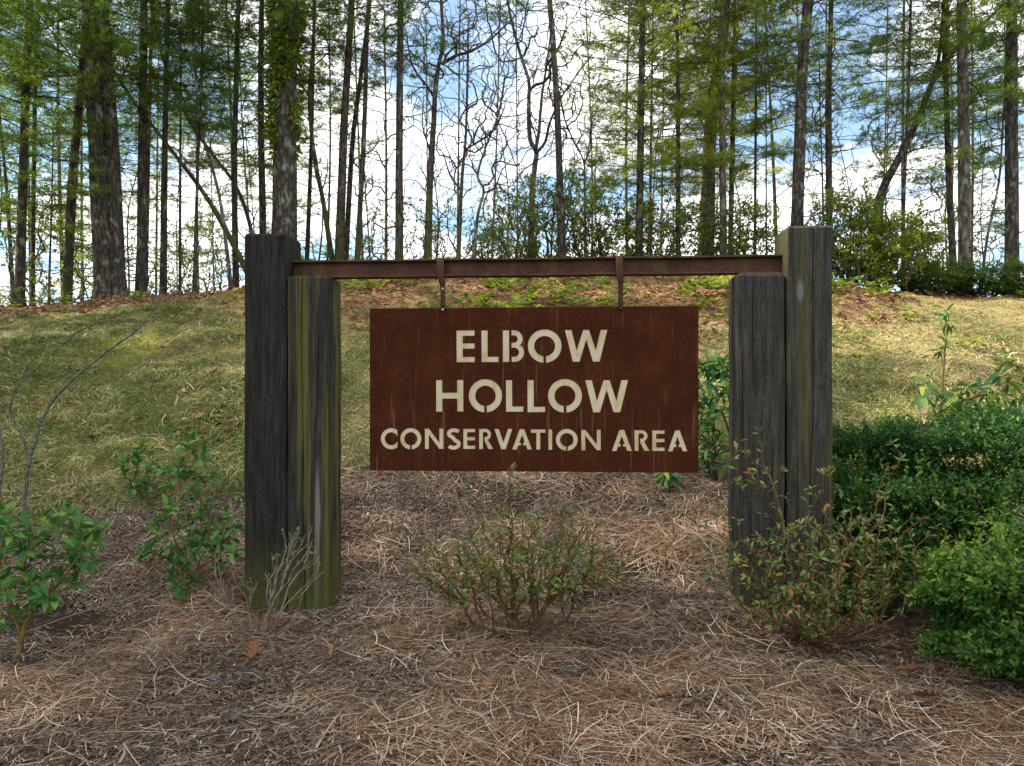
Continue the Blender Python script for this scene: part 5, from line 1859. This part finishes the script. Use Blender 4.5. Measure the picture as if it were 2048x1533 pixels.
hardwood('forking hardwood with mossy foot and one long right limb', [(854, 560), (860, 375), (868, 250), (870, 192), (876, 134), (886, 83), (883, 10)], 16, 13.4,
         [([(884, 128), (912, 112), (939, 104), (965, 90), (989, 72), (1030, 33)], 7), ([(868, 194), (852, 170), (838, 154), (822, 122), (812, 60)], 6), ([(860, 300), (845, 250), (848, 190)], 4)], (.7, 1.9), 190, 9.5, 'moss_bark', z0f=.4)
hardwood('slim hardwood with a few red leaves right of the forking hardwood', [(916, 560), (922, 400), (926, 334), (932, 271), (936, 154)], 9.5, 13.2, [([(930, 300), (955, 285), (985, 262), (1010, 215)], 4), ([(922, 380), (900, 350), (885, 300)], 3.5)], (.6, 1.6), 150, 7.6, 'moss_bark', z0f=.3, leaves=(90, .09, 'red_leaf'))
hardwood('crooked small tree with kinked stem left of the laurels', [(945, 560), (955, 440), (968, 386), (957, 363), (966, 320), (993, 250)], 7.5, 13.0, [([(968, 386), (990, 375), (1005, 340), (1040, 300)], 3.5)], (.6, 1.5), 120, 6.6, 'grey_bark', z0f=.3)
hardwood('grey hardwood forking into three in the open sky gap', [(1062, 560), (1064, 396), (1070, 330), (1073, 300), (1060, 271), (1058, 200), (1058, 150), (1040, 90), (1022, 20)], 14, 14.0,
         [([(1071, 300), (1078, 262), (1084, 190), (1094, 125), (1103, 50)], 8), ([(1072, 306), (1090, 285), (1100, 245), (1120, 200), (1150, 155), (1185, 108)], 6.5), ([(1094, 130), (1120, 90), (1135, 40)], 3.5)], (.6, 1.7), 200, 9.3, 'grey_bark', z0f=.5, minr=.4)
pine('tall bare-stemmed pine leaning left over the laurels', [(1124, 520), (1115, 250), (1106, 83), (1099, 0), (1096, -60)], 15, 13.2, 30, 'high', .9, top=12)
hardwood('small crooked dark sapling right of the leaning pine', [(1172, 520), (1171, 370), (1168, 320), (1150, 288), (1133, 252)], 6.5, 13.6, [([(1169, 330), (1180, 280), (1186, 200)], 3.5)], (.6, 1.5), 130, 6.6, 'grey_bark', z0f=.3)
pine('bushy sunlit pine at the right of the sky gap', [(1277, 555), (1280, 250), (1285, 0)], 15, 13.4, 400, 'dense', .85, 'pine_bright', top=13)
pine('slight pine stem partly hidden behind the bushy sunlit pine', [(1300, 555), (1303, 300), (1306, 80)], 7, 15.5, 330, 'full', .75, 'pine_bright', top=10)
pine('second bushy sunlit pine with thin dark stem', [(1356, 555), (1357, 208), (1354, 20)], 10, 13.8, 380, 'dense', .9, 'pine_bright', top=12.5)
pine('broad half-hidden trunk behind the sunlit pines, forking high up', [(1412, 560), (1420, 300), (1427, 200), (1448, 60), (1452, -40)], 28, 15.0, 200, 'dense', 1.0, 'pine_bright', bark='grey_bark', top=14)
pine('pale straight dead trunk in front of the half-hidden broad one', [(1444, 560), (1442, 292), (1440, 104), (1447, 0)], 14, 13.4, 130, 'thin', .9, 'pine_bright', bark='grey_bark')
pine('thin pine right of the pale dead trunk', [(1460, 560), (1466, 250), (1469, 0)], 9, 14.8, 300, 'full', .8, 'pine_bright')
pine('thin sapling pine midway to the tall right post', [(1509, 560), (1513, 167), (1514, 60)], 6.5, 14.4, 330, 'thin', .7, top=10)
hardwood('whip-thin bare stem left of the tall right post', [(1534, 560), (1532, 400), (1534, 250)], 4.5, 13.6, (), (.5, 1.2), 60, 7.5, z0f=.3)
pine('rough brown pine rising behind the tall right post', [(1588, 560), (1595, 292), (1604, 146), (1613, 0)], 24, 13.0, 120, 'high', 1.0, top=15)
pine('slimmer straight pine just right of the tall right post', [(1660, 560), (1661, 208), (1664, 0)], 13, 13.6, 260, 'full', .85)
hardwood('thin bare stem beside the slimmer pine by the right post', [(1648, 560), (1647, 380), (1644, 250)], 5.5, 14.2, (), (.5, 1.3), 70, 7.5, z0f=.3)
hardwood('big dark trunk bowing right over the sunlit laurels', [(1744, 560), (1748, 443), (1764, 376), (1797, 313), (1835, 234), (1868, 159), (1914, 96), (1977, 38), (2040, -20)], 22, 13.6,
         [([(1868, 159), (1880, 100), (1884, 40), (1890, -30)], 8), ([(1797, 313), (1830, 300), (1870, 290)], 5)], (.7, 1.7), 120, 8.6, 'pine_bark', z0f=.5)
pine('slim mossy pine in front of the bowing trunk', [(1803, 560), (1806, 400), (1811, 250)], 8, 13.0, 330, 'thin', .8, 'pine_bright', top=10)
pine('medium pine left of the pale straight pine on the right', [(1905, 560), (1898, 334), (1897, 100), (1896, 0)], 13, 14.0, 330, 'full', .9)
pine('pale grey straight pine, thickest trunk right of the posts', [(1934, 572), (1927, 292), (1922, 0)], 24, 12.8, 150, 'full', 1.0, bark='grey_bark', top=14)
pine('dark straight pine nearest the right edge', [(2026, 592), (2020, 292), (2019, 0)], 25, 12.8, 240, 'full', 1.0, top=14)
hardwood('leaning grey sapling between the two large right pines', [(1955, 592), (1975, 480), (1998, 367), (2008, 260)], 6, 12.8, (), (.5, 1.4), 80, 8, z0f=.3)

# --- ivy on the massive trunk
n = 6800
zz = rng.uniform(CAMZ + (HZ - 320) / F * 13.2, 9.5, n)
cx_ = np.interp(zz, ivpts[:, 2], ivpts[:, 0])
cy_ = np.interp(zz, ivpts[:, 2], ivpts[:, 1])
an = rng.uniform(0, 6.28, n)
rr = .19 + rng.gamma(1.3, .038, n) * (.7 + .6 * np.clip(vnoise(zz * 2, an, .8, 71), 0, 1))
P = np.stack([cx_ + np.cos(an) * rr, cy_ + np.sin(an) * rr, zz], -1)
zlow = CAMZ + (HZ - 320) / F * 13.2 + 1.1 * (vnoise(an * 1.6, an * 0, .5, 73) + .4)
kp = (zz > zlow) & (vnoise(an * 1.5, zz * 1.3, .6, 74) + .5 * vnoise(an * 1.5, zz, .25, 75) > -.28)
P, an, n = P[kp], an[kp], int(kp.sum())
d = unit(np.stack([np.cos(an), np.sin(an), rng.normal(-.3, .5, n)], -1) + rng.normal(0, .5, (n, 3)))
V, T, Q, va_ = stamp(*SIMPLE_LEAF, frames(d, unit(rng.normal(0, .6, (n, 3)) + np.array([0, 0, 1]))), P - ivorg, rng.uniform(.08, .15, n), np.clip(rng.normal(.6, .3, n), 0, 1))
tag(link('ivy', make_mesh('ivy', V, T, Q, va_, True, M['ivy']), ivyp), kind='stuff')

# --- slender trees farther back in the woods
MARKS = [(-200, 'the left edge'), (37, 'the slim leaning left pine'), (138, 'the bowed pine'), (225, 'the twin trunks'), (276, 'the straight brown pine'), (323, 'the narrow pine'), (388, 'the snag pole'), (470, 'the tall left post'), (572, 'the ivy-wrapped trunk'), (668, 'the curving mossy stem'), (712, 'the trunk cluster'), (799, 'the isolated pine'), (856, 'the forking hardwood'), (945, 'the kinked small tree'),
         (1064, 'the three-forked hardwood'), (1122, 'the pine over the laurels'), (1278, 'the first sunlit pine'), (1356, 'the second sunlit pine'), (1442, 'the pale dead trunk'), (1511, 'the sapling pine'), (1595, 'the tall right post'), (1660, 'the slim right pine'), (1760, 'the bowing trunk'), (1900, 'the pale straight pine'), (2022, 'the rightmost dark pine'), (2300, 'the right edge')]
used_labels = {}
for k in range(32):
    px = -60 + 2170 * (k + rng.uniform(.15, .85)) / 32
    if 1000 < px < 1230 and k % 2:
        continue
    D = rng.uniform(17, 26)
    lean = rng.normal(0, 16)
    w_ = rng.uniform(5, 9)
    ispine = rng.uniform() < .55 and not 850 < px < 1230
    ia = max(q for q in range(len(MARKS) - 1) if MARKS[q][0] <= px)
    lab = 'faint far %s between %s and %s' % ('pine' if ispine else 'bare tree', MARKS[ia][1], MARKS[ia + 1][1])
    used_labels[lab] = used_labels.get(lab, 0) + 1
    if used_labels[lab] > 1:
        lab = lab.replace('faint far', ('', '', 'second faint', 'third faint', 'fourth faint')[used_labels[lab]])
    gl = 'slender trees far back in the woods'
    pth = [(px, 560), (px + lean * .5, 280), (px + lean + rng.normal(0, 5), 0)]
    if ispine:
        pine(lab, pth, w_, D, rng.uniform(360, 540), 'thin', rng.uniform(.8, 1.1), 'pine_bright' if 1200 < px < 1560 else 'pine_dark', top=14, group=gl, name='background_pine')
    else:
        hardwood(lab, pth, w_, D, (), (.8, 2.6), 170, 11, group=gl, z0f=.2, name='background_tree', tip=.006)

# --- leafless saplings filling the low band of the wood
used_labels = {}
for k in range(20):
    px = -20 + 2080 * (k + rng.uniform(.1, .9)) / 20
    ia = max(q for q in range(len(MARKS) - 1) if MARKS[q][0] <= px)
    lab = 'twiggy leafless sapling between %s and %s' % (MARKS[ia][1], MARKS[ia + 1][1])
    used_labels[lab] = used_labels.get(lab, 0) + 1
    if used_labels[lab] > 1:
        lab = ('', '', 'second ', 'third ', 'fourth ')[used_labels[lab]] + lab
    hardwood(lab, [(px, 560), (px + rng.normal(0, 10), 420), (px + rng.normal(0, 22), 280)], rng.uniform(3.5, 5.5), rng.uniform(13.6, 18), (), (.5, 1.5), 110, rng.uniform(5.2, 7), 'grey_bark', 'leafless saplings in the low band of the wood', z0f=.12, cat='sapling', name='leafless_sapling', tip=.0036)

# --- the wood carried on past the left edge: unseen pines added to shade the foreground
for x_, D, z0, lab in ((-9.7, 12.0, 4.2, 'unseen shade pine added just outside the left edge, nearest the frame'), (-9.0, 9.6, 4.0, 'second unseen pine added for shade outside the left edge'), (-8.6, 7.6, 4.2, 'third unseen pine added for shade outside the left edge'), (-8.2, 5.6, 3.6, 'fourth unseen pine added for shade outside the left edge'), (-8.8, 4.0, 3.4, 'fifth unseen pine added for shade outside the left edge'),
                      (-8.0, 2.4, 3.2, 'sixth unseen pine added for shade outside the left edge'), (-10.8, 6.6, 4.0, 'seventh unseen pine added for shade outside the left edge'), (-11.4, 3.2, 3.6, 'eighth unseen pine added for shade outside the left edge'), (-9.6, 1.2, 3.2, 'ninth unseen pine added for shade, nearest the viewer outside the left edge')):
    px, py0 = CX + x_ / D * F, HZ - (z0 - CAMZ) / D * F
    pine(lab, [(px, HZ), (px, HZ - 1.2 / D * F), (px, HZ - 3.2 / D * F)], 24 / D * 12, D, py0, 'dense' if D < 3 else 'full', 1.1, top=14, group='unseen shade pines added past the left edge')

# --- laurel thickets along the crest
def laurel_mesh(seed, n=270, h=1.7, w_=1.0, size=(.07, .12)):
    g = np.random.default_rng(seed)
    v = unit(g.normal(0, 1, (n, 3)))
    k = g.uniform(.25, 1, n) ** .5
    tg = v * k[:, None] * np.array([w_, w_ * .8, h * .46]) + np.array([0, 0, h * .56])
    tg *= (1 + .22 * vnoise(v[:, 0] * 3, v[:, 2] * 3, .7, seed))[:, None]
    tubes, dirs = grow(fan(np.zeros(3), 6, h * .3, .25, .5), tg, step=.15, tip=.0035, jit=.2, a=.4)
    stems = tubes_mesh('stems', tubes, M['twig'], (3, 3, 5), (.01, .03))
    nl = 7
    d = whorl(dirs, nl, (.5, 1.4), .3)
    P = np.repeat(tg, nl, 0) + g.normal(0, .03, (n * nl, 3))
    V, T, Q, va_ = stamp(*SIMPLE_LEAF, frames(d, unit(g.normal(0, .4, d.shape) + np.array([0, 0, 1]))), P, g.uniform(*size, n * nl), np.clip(np.repeat(g.normal(.5, .22, n), nl) + g.normal(0, .12, n * nl), 0, 1))
    return make_mesh('foliage', V, T, Q, va_, True, M['laurel']), stems


# --- airy saplings along the crest
AIRY = [laurel_mesh(s_, 120, 2.5, .62, (.07, .12)) for s_ in (15, 16, 17)]
for px, D, s_, lab, mt in ((60, 14.0, .9, 'airy green sapling under the slim pine at far left', 'laurel'), (120, 15.0, .8, 'airy green sapling left of the bowed pine foot', 'laurel_yellow'), (300, 15.6, .8, 'airy yellow-green sapling behind the straight brown pine', 'laurel_yellow'), (350, 15.0, .55, 'small airy sapling beside the hair-thin pole', 'laurel_yellow'),
                          (405, 15.5, .75, 'airy yellow-green sapling left of the tall left post', 'laurel_yellow'), (445, 14.6, .6, 'airy green sapling close to the tall left post', 'laurel'), (760, 14.6, .62, 'airy green sapling above the beam left of the isolated pine', 'laurel_yellow'), (835, 14.4, .6, 'airy green sapling at the foot of the forking hardwood', 'laurel_yellow'),
                          (895, 14.5, .55, 'airy green sapling right of the forking hardwood foot', 'laurel_yellow'), (960, 14.4, .5, 'airy green sapling left of the laurel thicket', 'laurel_yellow'), (185, 16, .9, 'airy green sapling behind the left twin pine', 'laurel'), (1980, 14.5, .7, 'airy green sapling between the two large right pines', 'laurel'), (1860, 15, .9, 'airy green sapling behind the bowing trunk', 'laurel_yellow')):
    x_ = (px - CX) / F * D
    z_ = float(gz(x_, D))
    t = thing('leafy_sapling', lab, 'sapling', (x_, D, z_), 'leafy saplings along the crest', rng.uniform(0, 6))
    fol, stems = AIRY[int(rng.integers(3))]
    link('foliage', fol, t, None, None, s_ * 1.15, M[mt])
    link('stems', stems, t, None, None, s_ * 1.15)


LAU = [laurel_mesh(s_) for s_ in (5, 6, 7)]
LAUD = [laurel_mesh(s_, 520, 1.7, 1.0, (.08, .13)) for s_ in (8, 9)]
for px, D, sx, sz, mt, lab in ((1030, 13.4, .75, .95, 'laurel_yellow', 'green laurel shrub at the foot of the forking grey hardwood'), (1095, 14.0, .95, 1.05, 'laurel_yellow', 'tallest green laurel between the grey hardwood and leaning pine'), (1165, 13.6, .95, 1.05, 'laurel_yellow', 'green laurel right of the leaning pine'), (985, 14.6, .6, .7, 'laurel_yellow', 'low light green laurel at the left end of the thicket'),
                               (1235, 14.0, .9, .85, 'laurel_yellow', 'laurel left of the bushy sunlit pine'), (1310, 13.4, .9, .80, 'laurel_yellow', 'laurel under the bushy sunlit pine'), (1385, 14.0, .9, .85, 'laurel_yellow', 'yellow-green laurel beneath the second sunlit pine'), (1465, 13.6, .85, .85, 'laurel_yellow', 'yellow-green laurel beside the pale dead trunk'), (1530, 14.4, .85, .75, 'laurel', 'laurel just left of the tall right post'),
                               (1700, 12.6, .75, .95, 'laurel_yellow', 'sunlit laurel touching the tall right post'), (1760, 12.2, .85, .80, 'laurel_yellow', 'sunlit rounded laurel below the bowing trunk'), (1815, 12.8, .7, .65, 'laurel_yellow', 'sunlit laurel right of the bowing trunk foot'), (1860, 12.4, .5, .36, 'laurel', 'low dark shrub left of the pale straight pine'), (1975, 12.5, .7, .36, 'laurel', 'low dark shrub between the large right pines'), (2040, 12.3, .5, .42, 'laurel', 'low dark shrub at the right edge of the lawn'),
                               (15, 13.0, .4, .28, 'laurel', 'low dark shrub at the left edge of the lawn top'), (100, 12.8, .35, .22, 'laurel', 'low dark shrub below the bowed pine'), (1905, 12.7, .6, .32, 'laurel', 'low dark shrub at the foot of the pale straight pine')):
    x_ = (px - CX) / F * D
    z_ = float(gz(x_, D))
    t = thing('laurel_shrub', lab, 'shrub', (x_, D, z_ - .05), 'laurels along the crest', rng.uniform(0, 6))
    fol, stems = LAUD[int(rng.integers(2))] if px > 1690 else LAU[int(rng.integers(3))]
    link('foliage', fol, t, None, None, (sx, sx, sz), M[mt])
    link('stems', stems, t, None, None, (sx, sx, sz))
